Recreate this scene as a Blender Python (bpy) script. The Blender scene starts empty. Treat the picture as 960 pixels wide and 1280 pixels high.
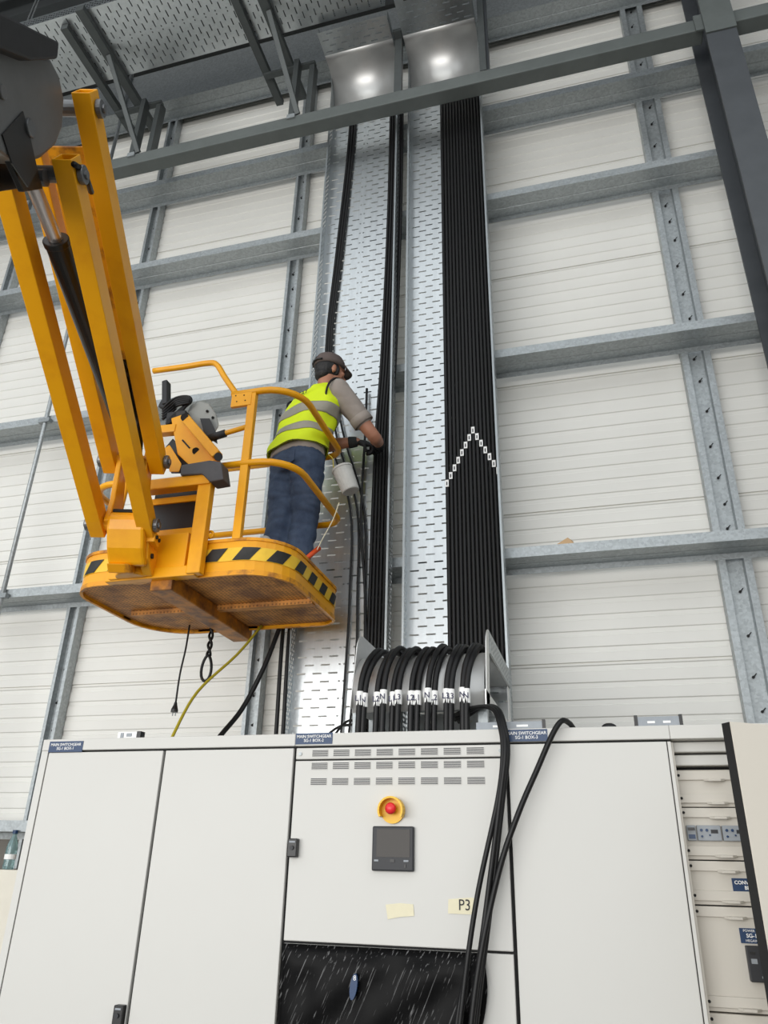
import bpy, bmesh, math, random
from mathutils import Vector, Matrix
C = bpy.context
COL = C.scene.collection
random.seed(7)
V = Vector

# ------------------------------------------------------------------ camera
CAM = V((0, 0, 1.6))
F_PX = 949.0
cx = V((3680, -360, -949)).normalized()
cz = V((48, -2010, 949)); cz = (cz - cx * cz.dot(cx)).normalized()
cy = cz.cross(cx)
RW = Matrix((cx, cy, cz))                    # photo axes (right, down, forward) -> world
cam_data = bpy.data.cameras.new('camera')
cam = bpy.data.objects.new('camera', cam_data); COL.objects.link(cam)
right = RW @ V((1, 0, 0)); up = RW @ V((0, -1, 0)); back = RW @ V((0, 0, -1))
cam.matrix_world = Matrix(((right.x, up.x, back.x, CAM.x), (right.y, up.y, back.y, CAM.y),
                           (right.z, up.z, back.z, CAM.z), (0, 0, 0, 1)))
cam_data.sensor_fit = 'VERTICAL'; cam_data.sensor_height = 24
cam_data.lens = F_PX * 24 / 1280
cam_data.clip_start = 0.05; cam_data.clip_end = 200
C.scene.camera = cam

# ------------------------------------------------------------------ world, lights, exposure
world = bpy.data.worlds.new('daylight'); C.scene.world = world; world.use_nodes = True
bg = world.node_tree.nodes['Background']
bg.inputs[0].default_value = (0.93, 0.97, 1.0, 1); bg.inputs[1].default_value = 1.05
def area(name, loc, rot, sx, sy, power, color):
    l = bpy.data.lights.new(name, 'AREA'); l.shape = 'RECTANGLE'; l.size = sx; l.size_y = sy
    l.energy = power; l.color = color
    o = bpy.data.objects.new(name, l); COL.objects.link(o); o.location = loc; o.rotation_euler = rot
    return o
# daylight through the hall's tall open door and window band behind the photographer
area('hall_door_daylight', (-5.0, -6.5, 2.3), (math.radians(90), 0, 0), 13, 4.2, 800, (1.0, 0.985, 0.96))
vs = C.scene.view_settings
vs.view_transform = 'Standard'; vs.look = 'None'; vs.gamma = 1; vs.use_curve_mapping = False
vs.exposure = 0.2

# ------------------------------------------------------------------ helpers
def at(px, py, y):
    """point on the vertical plane Y = y seen at photo pixel (px, py)"""
    d = RW @ V((px - 480, py - 640, F_PX)); return CAM + d * (y / d.y)

def s2l(*c):
    return tuple((x / 255 / 12.92 if x / 255 <= 0.04045 else ((x / 255 + 0.055) / 1.055) ** 2.4) for x in c) + (1,)

def mat(name, col, rough=0.5, metal=0.0, noise=0.0, nscale=8.0, bump=0.0, bscale=60.0, stretch=(1, 1, 1),
        col2=None, spec=None, kind='noise', trans=0.0, coat=0.0, lo=0.35, hi=0.65):
    m = bpy.data.materials.new(name); m.use_nodes = True
    n = m.node_tree.nodes; lk = m.node_tree.links; b = n['Principled BSDF']
    b.inputs['Base Color'].default_value = col; b.inputs['Roughness'].default_value = rough
    b.inputs['Metallic'].default_value = metal
    if spec is not None: b.inputs['Specular IOR Level'].default_value = spec
    if trans: b.inputs['Transmission Weight'].default_value = trans
    if coat: b.inputs['Coat Weight'].default_value = coat
    tc = n.new('ShaderNodeTexCoord'); mp = n.new('ShaderNodeMapping'); mp.inputs['Scale'].default_value = stretch
    lk.new(tc.outputs['Object'], mp.inputs[0])
    if noise or col2:
        if kind == 'voronoi':
            t = n.new('ShaderNodeTexVoronoi'); t.inputs['Scale'].default_value = nscale
            out = t.outputs['Color']; sep = n.new('ShaderNodeSeparateColor'); lk.new(out, sep.inputs[0]); fac = sep.outputs[0]
        else:
            t = n.new('ShaderNodeTexNoise'); t.inputs['Scale'].default_value = nscale
            t.inputs['Detail'].default_value = 5; t.inputs['Roughness'].default_value = 0.6; fac = t.outputs['Fac']
        lk.new(mp.outputs[0], t.inputs['Vector'])
        r = n.new('ShaderNodeValToRGB'); lk.new(fac, r.inputs[0])
        r.color_ramp.elements[0].position = lo; r.color_ramp.elements[1].position = hi
        if kind == 'voronoi': r.color_ramp.elements[0].position = 0; r.color_ramp.elements[1].position = 1
        c2 = col2 or tuple(x * (1 - noise) for x in col[:3]) + (1,)
        r.color_ramp.elements[0].color = c2; r.color_ramp.elements[1].color = col
        lk.new(r.outputs[0], b.inputs['Base Color'])
    if bump:
        t2 = n.new('ShaderNodeTexNoise'); t2.inputs['Scale'].default_value = bscale; t2.inputs['Detail'].default_value = 3
        lk.new(mp.outputs[0], t2.inputs['Vector'])
        bp = n.new('ShaderNodeBump'); bp.inputs['Strength'].default_value = bump; bp.inputs['Distance'].default_value = 0.01
        lk.new(t2.outputs['Fac'], bp.inputs['Height']); lk.new(bp.outputs[0], b.inputs['Normal'])
    return m

M = {
 'clad': mat('cladding_white', s2l(226, 225, 219), 0.45, noise=0.05, nscale=1.5),
 'galv': mat('galvanised_steel', s2l(176, 182, 184), 0.5, 0.65, noise=0.22, nscale=70, kind='voronoi'),
 'galv_dark': mat('galvanised_dull', s2l(150, 156, 158), 0.55, 0.6, noise=0.2, nscale=40, kind='voronoi'),
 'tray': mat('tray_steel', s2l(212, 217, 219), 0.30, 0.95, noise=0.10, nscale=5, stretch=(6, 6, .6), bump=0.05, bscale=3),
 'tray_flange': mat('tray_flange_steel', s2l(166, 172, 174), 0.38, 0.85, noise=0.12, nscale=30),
 'sheet': mat('bare_sheet', s2l(222, 222, 220), 0.42, 0.7, noise=0.10, nscale=4, bump=0.03, bscale=3),
 'dark_steel': mat('dark_grey_steel', s2l(78, 82, 86), 0.5, 0.1, noise=0.15, nscale=6),
 'beam': mat('grey_primer', s2l(104, 110, 108), 0.5, 0.15, noise=0.12, nscale=8),
 'bracket': mat('grey_channel', s2l(88, 93, 93), 0.5, 0.3, noise=0.12, nscale=12),
 'roof': mat('roof_deck', s2l(70, 74, 76), 0.6, 0.2),
 'concrete': mat('floor_concrete', s2l(84, 82, 79), 0.7, noise=0.15, nscale=2),
 'sill_shade': mat('painted_sill_shade', s2l(112, 108, 102), 0.7, noise=.1),
 'far_wall': mat('far_wall_grey', s2l(104, 104, 102), 0.7),
 'dado': mat('cream_concrete', s2l(222, 217, 203), 0.6, noise=0.04, nscale=10),
 'cab': mat('cabinet_grey', s2l(201, 200, 195), 0.42, noise=0.012, nscale=3),
 'cab_in': mat('cabinet_inner', s2l(202, 197, 187), 0.45),
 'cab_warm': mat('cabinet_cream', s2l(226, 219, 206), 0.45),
 'gap': mat('dark_gap', s2l(18, 18, 19), 0.7),
 'black': mat('black_plastic', s2l(24, 24, 25), 0.38),
 'cable': mat('cable_black', s2l(20, 20, 21), 0.45, noise=0.15, nscale=30, spec=0.35),
 'rubber': mat('dark_rubber', s2l(42, 42, 44), 0.6, noise=0.2, nscale=30),
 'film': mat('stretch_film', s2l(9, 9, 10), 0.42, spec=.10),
 'blue': mat('label_blue', s2l(14, 52, 92), 0.4),
 'white': mat('white_print', s2l(240, 240, 238), 0.5),
 'device': mat('device_grey', s2l(52, 53, 56), 0.45, spec=.3),
 'screen': mat('screen_dark', s2l(46, 42, 38), 0.18, spec=.25),
 'yellow': mat('lift_yellow', s2l(243, 170, 6), 0.38, noise=0.16, nscale=5, col2=s2l(226, 148, 4), lo=.2, hi=.5),
 'yellow_worn': mat('lift_yellow_worn', s2l(234, 158, 10), 0.45, nscale=9, col2=s2l(160, 100, 24), lo=.36, hi=.5),
 'hazard_yellow': mat('hazard_yellow', s2l(246, 200, 50), 0.4, noise=0.08, nscale=20),
 'hazard_black': mat('hazard_black', s2l(34, 33, 30), 0.5, noise=0.3, nscale=40),
 'under': mat('dirty_underside', s2l(226, 158, 78), 0.6, nscale=6, col2=s2l(150, 98, 52), lo=.38, hi=.6, bump=.3, bscale=40),
 'head_grey': mat('boom_head_grey', s2l(112, 113, 113), 0.4, 0.25, noise=0.15, nscale=5),
 'steel_pin': mat('pin_steel', s2l(120, 122, 124), 0.4, 0.7),
 'chrome': mat('piston_chrome', s2l(215, 208, 205), 0.28, .8),
 'console': mat('console_grey', s2l(150, 152, 148), 0.5),
 'estop_y': mat('estop_yellow', s2l(238, 186, 18), 0.4),
 'estop_r': mat('estop_red', s2l(226, 44, 52), 0.35),
 'tape': mat('masking_tape', s2l(226, 219, 190), 0.7, noise=0.05, nscale=30),
 'ink': mat('ink', s2l(26, 26, 34), 0.6),
 'blue_ink': mat('blue_ink', s2l(30, 30, 70), 0.6),
 'charcoal': mat('charcoal_plastic', s2l(80, 80, 83), 0.55, noise=.15, nscale=20),
 'beam_worn': mat('worn_beam', s2l(214, 138, 26), 0.5, nscale=7, col2=s2l(118, 72, 28), lo=.38, hi=.6),
 'skin': mat('skin', s2l(176, 122, 96), 0.5, noise=0.1, nscale=20),
 'hair': mat('hair_black', s2l(20, 18, 18), 0.55, bump=.5, bscale=80),
 'cap': mat('cap_grey', s2l(98, 86, 82), 0.8, noise=0.15, nscale=60),
 'shirt': mat('shirt_grey', s2l(158, 148, 140), 0.85, noise=0.08, nscale=14, bump=.5, bscale=9),
 'vest': mat('vest_hi_vis', s2l(224, 246, 20), 0.7, noise=0.06, nscale=8, bump=.5, bscale=8),
 'reflect': mat('reflective_grey', s2l(158, 154, 140), 0.45, 0.1, noise=0.08, nscale=20),
 'denim': mat('denim', s2l(76, 92, 116), 0.85, noise=0.4, nscale=9, bump=.6, bscale=11, col2=s2l(46, 60, 84), lo=.3, hi=.7),
 'glove': mat('glove_dark', s2l(38, 40, 42), 0.75, noise=0.3, nscale=30),
 'orange': mat('orange_handle', s2l(222, 82, 28), 0.45),
 'yellowgreen': mat('earth_cable', s2l(176, 160, 40), 0.5),
 'card': mat('cardboard', s2l(192, 160, 122), 0.8),
 'bag': mat('offwhite_bag', s2l(188, 187, 182), 0.6, noise=0.15, nscale=12, bump=.4, bscale=18),
 'pet': mat('clear_plastic', s2l(190, 225, 228), 0.08, trans=0.85),
 'rail_grey': mat('din_grey', s2l(150, 156, 162), 0.5, noise=.1, nscale=30),
}
# stretched diagonal wrinkles in the film, with their glints painted in
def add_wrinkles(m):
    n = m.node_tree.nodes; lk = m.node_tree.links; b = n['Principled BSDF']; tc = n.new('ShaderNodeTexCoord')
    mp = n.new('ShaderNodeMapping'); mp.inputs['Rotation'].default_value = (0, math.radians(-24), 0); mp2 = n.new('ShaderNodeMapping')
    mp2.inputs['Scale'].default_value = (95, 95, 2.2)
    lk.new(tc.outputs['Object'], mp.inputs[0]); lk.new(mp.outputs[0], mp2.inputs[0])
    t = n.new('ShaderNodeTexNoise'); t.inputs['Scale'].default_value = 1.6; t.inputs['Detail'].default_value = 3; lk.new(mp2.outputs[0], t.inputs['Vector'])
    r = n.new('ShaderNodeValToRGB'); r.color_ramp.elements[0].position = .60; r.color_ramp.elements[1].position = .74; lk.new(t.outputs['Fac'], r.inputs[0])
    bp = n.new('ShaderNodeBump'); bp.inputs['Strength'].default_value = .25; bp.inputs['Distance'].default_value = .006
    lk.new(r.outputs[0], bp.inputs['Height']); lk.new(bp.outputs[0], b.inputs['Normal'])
    c = n.new('ShaderNodeValToRGB'); c.color_ramp.elements[0].position = .60; c.color_ramp.elements[1].position = .72     # wrinkle highlights, painted as pale streaks into the base colour
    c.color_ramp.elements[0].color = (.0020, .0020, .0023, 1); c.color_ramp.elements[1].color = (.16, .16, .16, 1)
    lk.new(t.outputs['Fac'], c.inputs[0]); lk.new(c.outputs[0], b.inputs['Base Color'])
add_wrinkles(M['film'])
# dotted perforation relief for the platform's expanded-metal floor
def add_dots(m, scale):
    n = m.node_tree.nodes; lk = m.node_tree.links; b = n['Principled BSDF']
    tc = n.new('ShaderNodeTexCoord'); v = n.new('ShaderNodeTexVoronoi'); v.inputs['Scale'].default_value = scale
    v.inputs['Randomness'].default_value = 0.15; lk.new(tc.outputs['Object'], v.inputs['Vector'])
    r = n.new('ShaderNodeValToRGB'); lk.new(v.outputs['Distance'], r.inputs[0])
    r.color_ramp.elements[0].position = .22; r.color_ramp.elements[1].position = .36
    r.color_ramp.elements[0].color = (.12, .1, .08, 1); r.color_ramp.elements[1].color = (1, 1, 1, 1)
    mx = n.new('ShaderNodeMix'); mx.data_type = 'RGBA'; mx.blend_type = 'MULTIPLY'; mx.inputs[0].default_value = .6
    src = b.inputs['Base Color'].links[0].from_socket
    lk.new(src, mx.inputs[6]); lk.new(r.outputs[0], mx.inputs[7]); lk.new(mx.outputs[2], b.inputs['Base Color'])
add_dots(M['under'], 46)

class MB:
    def __init__(s): s.v = []; s.f = []
    def add(s, vs, fs):
        o = len(s.v); s.v += [tuple(p) for p in vs]; s.f += [tuple(i + o for i in f) for f in fs]; return s
    def box(s, lo, hi):
        x0, y0, z0 = lo; x1, y1, z1 = hi
        return s.add([(x0,y0,z0),(x1,y0,z0),(x1,y1,z0),(x0,y1,z0),(x0,y0,z1),(x1,y0,z1),(x1,y1,z1),(x0,y1,z1)],
                     [(3,2,1,0),(4,5,6,7),(0,1,5,4),(1,2,6,5),(2,3,7,6),(3,0,4,7)])
    def bar(s, p0, p1, w, h, upv=(0, 0, 1)):
        """square bar from p0 to p1, w across, h along upv"""
        p0, p1 = V(p0), V(p1); d = (p1 - p0).normalized(); u = V(upv); u = (u - d * u.dot(d)).normalized(); a = d.cross(u)
        pts = []
        for p in (p0, p1):
            for i, j in ((-1,-1),(1,-1),(1,1),(-1,1)): pts.append(p + a * (i * w / 2) + u * (j * h / 2))
        return s.add(pts, [(3,2,1,0),(4,5,6,7),(0,1,5,4),(1,2,6,5),(2,3,7,6),(3,0,4,7)])
    def prism(s, poly, fn, t0, t1):
        n = len(poly); pts = [fn(p[0], p[1], t0) for p in poly] + [fn(p[0], p[1], t1) for p in poly]
        return s.add(pts, [tuple(range(n - 1, -1, -1)), tuple(range(n, 2 * n))] +
                     [(i, (i + 1) % n, n + (i + 1) % n, n + i) for i in range(n)])
    def loft(s, rings, cap=True):
        n = len(rings[0]); m = len(rings); pts = [p for r in rings for p in r]
        fs = [(k*n+i, k*n+(i+1)%n, (k+1)*n+(i+1)%n, (k+1)*n+i) for k in range(m-1) for i in range(n)]
        if cap: fs += [tuple(range(n-1,-1,-1)), tuple(range((m-1)*n, m*n))]
        return s.add(pts, fs)
    def tube(s, path, r, n=8, cap=True, closed=False):
        path = [V(p) for p in path]; rings = []; m = len(path)
        t = (path[1] - path[0]).normalized(); u = t.orthogonal().normalized()
        for i, p in enumerate(path):
            a = path[max(i-1,0)] if not closed else path[i-1]; b = path[min(i+1,m-1)] if not closed else path[(i+1)%m]
            t = (b - a).normalized(); u = (u - t * u.dot(t)).normalized(); w = t.cross(u)
            rr = r[i] if isinstance(r, (list, tuple)) else r
            rings.append([p + (u*math.cos(2*math.pi*k/n) + w*math.sin(2*math.pi*k/n))*rr for k in range(n)])
        if closed: rings.append(rings[0]); cap = False
        return s.loft(rings, cap)
    def cyl(s, p0, p1, r, n=16): return s.tube([p0, p1], r, n)
    def ball(s, c, rx, ry, rz, n=14, m=9, rot=None):
        rings = []
        for k in range(m):
            th = math.pi * (k + 0.02) / (m - 1 + 0.04)
            ring = []
            for i in range(n):
                a = 2*math.pi*i/n; p = V((rx*math.sin(th)*math.cos(a), ry*math.sin(th)*math.sin(a), -rz*math.cos(th)))
                ring.append(V(c) + (rot @ p if rot else p))
            rings.append(ring)
        return s.loft(rings)
    def mesh(s, name, m, off=(0,0,0), smooth=False, bevel=0):
        me = bpy.data.meshes.new(name)
        off = V(off); me.from_pydata([V(p) - off for p in s.v], [], s.f); me.validate()
        bm = bmesh.new(); bm.from_mesh(me); bmesh.ops.recalc_face_normals(bm, faces=bm.faces); bm.to_mesh(me); bm.free()
        if m: me.materials.append(M[m])
        if smooth:
            for p in me.polygons: p.use_smooth = True
        return me
    def build(s, name, m, parent=None, smooth=False, bevel=0, solid=0, off=None, loc=None, label=None):
        base = V((0,0,0))
        if parent is not None: base = wloc(parent)
        if parent is None and loc is not None: base = V(loc)
        o = bpy.data.objects.new(name, s.mesh(name, m, base, smooth)); COL.objects.link(o)
        if parent is not None: o.parent = parent
        else: o.location = base
        if solid:
            md = o.modifiers.new('thickness', 'SOLIDIFY'); md.thickness = solid; md.offset = 0
        if bevel:
            md = o.modifiers.new('edge', 'BEVEL'); md.width = bevel; md.segments = 2; md.limit_method = 'ANGLE'; md.angle_limit = math.radians(40)
        if label: o['label'] = label
        return o

def wloc(o):
    p = V(o.location)
    while o.parent: o = o.parent; p = p + V(o.location)
    return p
def thing(name, label, cat, loc=(0,0,0), group=None):
    o = bpy.data.objects.new(name, None); COL.objects.link(o); o.location = loc
    o.empty_display_size = .1
    return tag(o, label, cat, group)
def tag(o, label, cat, group=None):
    o['label'] = label; o['category'] = cat
    if group: o['group'] = group
    return o
def struct(o): o['kind'] = 'structure'; return o
def share(name, me, loc, parent=None):
    o = bpy.data.objects.new(name, me); COL.objects.link(o); o.location = loc
    if parent: o.parent = parent; o.location = V(loc) - wloc(parent)
    return o
def cr(pts, sub=6):
    """Catmull-Rom through points"""
    pts = [V(p) for p in pts]; P = [pts[0]*2 - pts[1]] + pts + [pts[-1]*2 - pts[-2]]; out = []
    for i in range(1, len(P) - 2):
        for k in range(sub):
            t = k / sub; a, b, c, d = P[i-1], P[i], P[i+1], P[i+2]
            out.append(0.5*((2*b) + (c-a)*t + (2*a-5*b+4*c-d)*t*t + (3*b-a-3*c+d)*t**3))
    out.append(pts[-1]); return out
def text(body, size, loc, rot, m, parent, name='lettering', align='CENTER', sx=1.0, bold=0.0):
    cu = bpy.data.curves.new('lettering', 'FONT'); cu.body = body; cu.size = size; cu.align_x = align; cu.align_y = 'CENTER'
    cu.extrude = 0.0006; cu.offset = bold; cu.space_line = 0.95; cu.resolution_u = 3
    t = bpy.data.objects.new('tmp', cu); COL.objects.link(t)
    me = bpy.data.meshes.new_from_object(t.evaluated_get(C.evaluated_depsgraph_get()))
    bpy.data.objects.remove(t)
    me.name = 'lettering'; me.materials.clear(); me.materials.append(M[m])
    o = bpy.data.objects.new(name, me); COL.objects.link(o); o.parent = parent
    o.location = V(loc) - wloc(parent); o.rotation_euler = rot; o.scale = (sx, 1, 1)
    return o
FRONT = (math.pi/2, 0, 0)

# ------------------------------------------------------------------ setting
struct(MB().box((-24, -22, -0.2), (24, 5.2, 0)).build('floor', 'concrete'))
# the far sides of the hall: solid up to 7 m, daylight above
struct(MB().box((-24, -22.2, 0), (24, -22, 6.0)).build('wall_front', 'far_wall'))
struct(MB().box((-24.2, -22, 0), (-24, 5.2, 6.0)).build('wall_left', 'far_wall'))
struct(MB().box((24, -22, 0), (24.2, 5.2, 6.0)).build('wall_right', 'far_wall'))
# roof deck: trapezoidal ribs
b = MB(); prof = []
y = 1.35
while y < 4.9:
    prof += [(y, 9.35), (y+.10, 9.35), (y+.13, 9.43), (y+.22, 9.43)]; y += .25
b.add([(-24, p[0], p[1]) for p in prof] + [(24, p[0], p[1]) for p in prof],
      [(i, i+1, len(prof)+i+1, len(prof)+i) for i in range(len(prof)-1)])
struct(b.build('ceiling', 'roof', solid=.01))

WALL_Y = 4.56
wall = bpy.data.objects.new('wall_back', None); COL.objects.link(wall); wall.location = (0, WALL_Y, 0); struct(wall)
# one cladding sheet: 1 m cover, ten shallow ribs, recessed joints at the edges
prof = [(0, .012), (.004, .012), (.006, 0)]
for i in range(10):
    z0 = .006 + i*.0988
    prof += [(z0+.056, 0), (z0+.060, .006), (z0+.086, .006), (z0+.092, 0)]
prof += [(.994, 0), (.996, .012), (1.0, .012)]
b = MB(); n = len(prof)
b.add([(-24, p[1], p[0]) for p in prof] + [(24, p[1], p[0]) for p in prof], [(i, i+1, n+i+1, n+i) for i in range(n-1)])
me = b.mesh('panel', 'clad')
for k in range(8): share('panel', me, (0, WALL_Y, 1.727 + k), wall)
struct(MB().box((-24, 4.20, 0), (24, 4.56, 1.555)).build('trim_1', 'dado'))
struct(MB().box((-24, 4.50, 1.555), (24, 4.56, 1.727)).build('trim_2', 'sill_shade'))  # wall strip in shadow above the ledge, shade put into its colour

# vertical cladding studs (behind the rails) and horizontal wall rails
stud_prof = [(-.088, .08), (-.088, 0), (-.050, 0), (-.046, .045), (.046, .045), (.050, 0), (.088, 0), (.088, .08)]
STUDS = [(-5.11, 'vertical galvanised cladding stud farthest left, behind the yellow lift arms'),
         (-3.60, 'vertical galvanised cladding stud running down to the left corner of the switchgear'),
         (-2.125, 'vertical galvanised cladding stud just left of the left cable tray'),
         (-.62, 'vertical galvanised cladding stud hidden mostly behind the right cable tray'),
         (.838, 'vertical galvanised cladding stud right of the trays, near the dark steel column')]
sm = MB().cyl((0, 0, 0), (0, -.010, 0), .008, 6).add([(-.004,-.012,0),(.016,-.014,.02),(.02,-.014,.016),(0,-.012,-.006)], [(0,1,2,3)]).mesh('screw', 'gap')
for x, lab in STUDS:
    wd = .58 if x < -1 else 1.0
    b = MB(); b.add([(x+p[0]*wd, 4.475+p[1], 1.56) for p in stud_prof] + [(x+p[0]*wd, 4.475+p[1], 9.3) for p in stud_prof],
                    [(i, i+1, 8+i+1, 8+i) for i in range(7)])
    o = tag(b.build('wall_stud', 'galv', solid=.003, loc=(x, 4.475, 1.56)), lab, 'stud', 'cladding studs')
    z = 2.25
    while z < 8.6:
        if x != -.62: share('screw', sm, (x + .01*math.sin(z*9), 4.517, z), o)
        z += .21 + .05*math.sin(z*5)
RAILS = [(1.83, 'horizontal galvanised wall rail, the lowest, above the water bottle at far left'),
         (3.375, 'horizontal galvanised wall rail level with the lift platform, carrying a scrap of cardboard'),
         (4.85, 'horizontal galvanised wall rail behind the worker, at the height of his cap'),
         (6.33, 'horizontal galvanised wall rail crossing behind the middle of the tall trays'),
         (7.33, 'horizontal galvanised wall rail just below the grey cross beam'),
         (8.52, 'horizontal galvanised wall rail, the topmost, above the grey cross beam')]
for z, lab in RAILS:
    p = [(4.295, z-.004), (4.28, z), (4.28, z-.062), (4.38, z-.062), (4.385, z-.056), (4.39, z-.062), (4.474, z-.062), (4.474, z-.10)]
    if z > 8: p = [(4.295, z+.45), (4.28, z+.454)] + p[2:]
    b = MB(); b.add([(-7.5, q[0], q[1]) for q in p] + [(4.5, q[0], q[1]) for q in p], [(i, i+1, 8+i+1, 8+i) for i in range(7)])
    tag(b.build('wall_rail', 'galv', solid=.003, loc=(0, 4.28, z)), lab, 'rail', 'horizontal wall rails')
# thin vertical sag rod on the left
rod = tag(MB().cyl((-4.05, 4.26, 1.6), (-4.05, 4.26, 9.2), .017, 8).build('sag_rod', 'galv', smooth=True, loc=(-4.05, 4.26, 1.6)),
          'thin shiny vertical rod on the left wall beyond the leftmost yellow arm', 'rod')
for z in (3.33, 4.80, 6.28):
    MB().box((-4.10, 4.235, z-.03), (-4.0, 4.275, z+.005)).build('rod_clip', 'galv_dark', rod)

# dark steel column (I-section) at right
colm = thing('steel_column', 'dark grey steel column at the right edge of the hall wall', 'column', (1.28, 4.08, 0))
MB().box((1.185, 3.88, 0), (1.385, 3.90, 9.35)).build('front_flange', 'dark_steel', colm)
MB().box((1.185, 4.255, 0), (1.385, 4.275, 9.35)).build('rear_flange', 'dark_steel', colm)
MB().box((1.278, 3.90, 0), (1.292, 4.255, 9.35)).build('web', 'dark_steel', colm)
MB().box((1.184, 3.868, 7.02), (1.387, 3.88, 7.9)).build('splice_plate', 'beam', colm, label='lighter grey splice plate at the top of the column')
bolt = MB().cyl((0, 0, 0), (-.012, 0, 0), .014, 8).mesh('bolt', 'galv')
for z in (4.98, 5.75, 6.93, 7.02):
    share('bolt', bolt, (1.278, 4.0 + .02*math.sin(z), z), colm)
    share('bolt', bolt, (1.278, 4.08, z+.1), colm)
# grey cross beam in front of the trays
beam = thing('cross_beam', 'long grey square beam crossing high in front of both trays', 'beam', (-1.0, 3.96, 7.18))
MB().box((-6.5, 3.90, 7.11), (1.185, 4.02, 7.235)).build('box_section', 'beam', beam, bevel=.008)
MB().box((1.387, 3.90, 7.11), (3.5, 4.02, 7.235)).build('box_section', 'beam', beam, bevel=.008)
MB().box((1.13, 3.885, 7.09), (1.184, 3.899, 7.255)).build('end_plate', 'beam', beam)

# ------------------------------------------------------------------ perforated trays
def perf(b, L, W, pitch, rows, hh, fn):
    """slotted strip: rows(parity) -> list of (centre, half width); hole height hh; fn(u, v) -> point"""
    n = int(round(L / pitch))
    for k in range(n):
        v0 = k*pitch; v3 = v0 + pitch; v1 = v0 + (pitch-hh)/2; v2 = v1 + hh
        xs = [0]
        for c, h in rows(k): xs += [max(0, c-h), min(W, c+h)]
        xs.append(W)
        b.add([fn(0,v0), fn(W,v0), fn(W,v1), fn(0,v1)], [(0,1,2,3)])
        b.add([fn(0,v2), fn(W,v2), fn(W,v3), fn(0,v3)], [(0,1,2,3)])
        for i in range(0, len(xs), 2):
            if xs[i+1] - xs[i] > 1e-4: b.add([fn(xs[i],v1), fn(xs[i+1],v1), fn(xs[i+1],v2), fn(xs[i],v2)], [(0,1,2,3)])
def base_rows(mid):
    def rows(k):
        W = .6; r = []
        off = .05 if k % 2 == 0 else .10
        for i in range(6):
            c = off + i*.1
            if mid and abs(c - .30) < .03: r += [(.29, .006), (.318, .006)]; continue
            if c < W - .025: r.append((c, .028))
        return r
    return rows
def flange_rows(k):
    return [(.018, .007), (.046, .007), (.074, .007)] if k % 2 == 0 else [(.032, .007), (.06, .007)]
def tray(name, label, frame, L, mid, group=None, loc=(0,0,0), lip=True):
    """frame(u across, v along, w out of base)"""
    t = thing(name, label, 'cable tray', loc, group)
    b = MB(); perf(b, L, .6, .05, base_rows(mid), .010, lambda u, v: frame(u, v, 0)); b.build('base_plate', 'tray', t, solid=.0018)
    for side in (0, .6):
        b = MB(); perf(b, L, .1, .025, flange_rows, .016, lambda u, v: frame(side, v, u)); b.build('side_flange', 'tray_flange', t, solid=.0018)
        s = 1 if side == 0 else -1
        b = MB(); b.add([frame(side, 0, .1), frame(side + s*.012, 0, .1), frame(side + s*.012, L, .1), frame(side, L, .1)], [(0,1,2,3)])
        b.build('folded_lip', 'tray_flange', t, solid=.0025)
    return t
TY = 4.2
LT = tray('cable_tray', 'left vertical perforated steel cable tray, partly bare, beside the worker',
     lambda u, v, w: V((-1.74 + u, TY - w, 2.12 + v)), 5.4, True, 'vertical cable trays', (-1.44, TY, 2.12))
RT = tray('cable_tray', 'right vertical perforated steel cable tray, half filled with black cables',
     lambda u, v, w: V((-1.05 + u, TY - w, 2.12 + v)), 5.4, False, 'vertical cable trays', (-.75, TY, 2.12))
for T, x0 in ((LT, -1.74), (RT, -1.05)):
    for z, _ in RAILS[1:5]:
        MB().box((x0+.02, TY+.004, z-.045), (x0+.58, TY+.045, z-.004)).box((x0+.26, TY+.045, z-.04), (x0+.34, TY+.079, z-.01)).build('mounting_strut', 'galv', T)
# elbows: smooth curved sheet then a short perforated run forward over the beam
def elbow(x0, label, end):
    t = thing('tray_elbow', label, 'cable tray', (x0+.3, 4.2, 7.52), 'curved tray elbows')
    pts = []
    for k in range(13):
        a = math.pi/2*k/12; pts.append((4.2 - .25*(1-math.cos(a)), 7.66 + .25*math.sin(a)))
    pts = [(4.2, 7.522)] + pts + [(3.9, 7.91)]
    b = MB(); b.loft([[V((x0, p[0], p[1])), V((x0+.6, p[0], p[1]))] for p in pts], cap=False)
    o = b.build('curved_sheet', 'sheet', t, smooth=True, solid=.003)
    L = 3.9 - end
    b = MB(); perf(b, L, .6, .05, base_rows(True), .010, lambda u, v: V((x0+u, 3.9-v, 7.91))); b.build('base_plate', 'tray', t, solid=.0018)
    for x in (x0, x0+.6):
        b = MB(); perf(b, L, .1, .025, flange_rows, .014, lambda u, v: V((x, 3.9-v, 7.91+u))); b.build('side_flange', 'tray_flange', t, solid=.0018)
        b = MB(); inn = [(p[0]-.0, p[1]) for p in pts]
        ring2 = [(4.1, 7.522), (4.1, 7.66)] + [(4.1-.15*(1-math.cos(math.pi/2*k/8)), 7.66+.35*math.sin(math.pi/2*k/8)) for k in range(1, 9)]
        poly = [V((x, p[0], p[1])) for p in pts[:1]+pts[1:]]
        inner = [V((x, 4.1 - .15*(1-math.cos(math.pi/2*k/12)), 7.66 + .35*math.sin(math.pi/2*k/12))) for k in range(13)]
        inner = [V((x, 4.1, 7.522))] + inner + [V((x, 3.9, 8.01))]
        b.loft([[p, q] for p, q in zip(poly, inner)], cap=False); b.build('elbow_side', 'tray_flange', t, solid=.0018)
    return t
elbow(-1.74, 'left curved tray elbow bending forward above the cross beam', 3.72)
elbow(-1.05, 'right curved tray elbow bending forward above the cross beam', 2.9)
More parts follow.
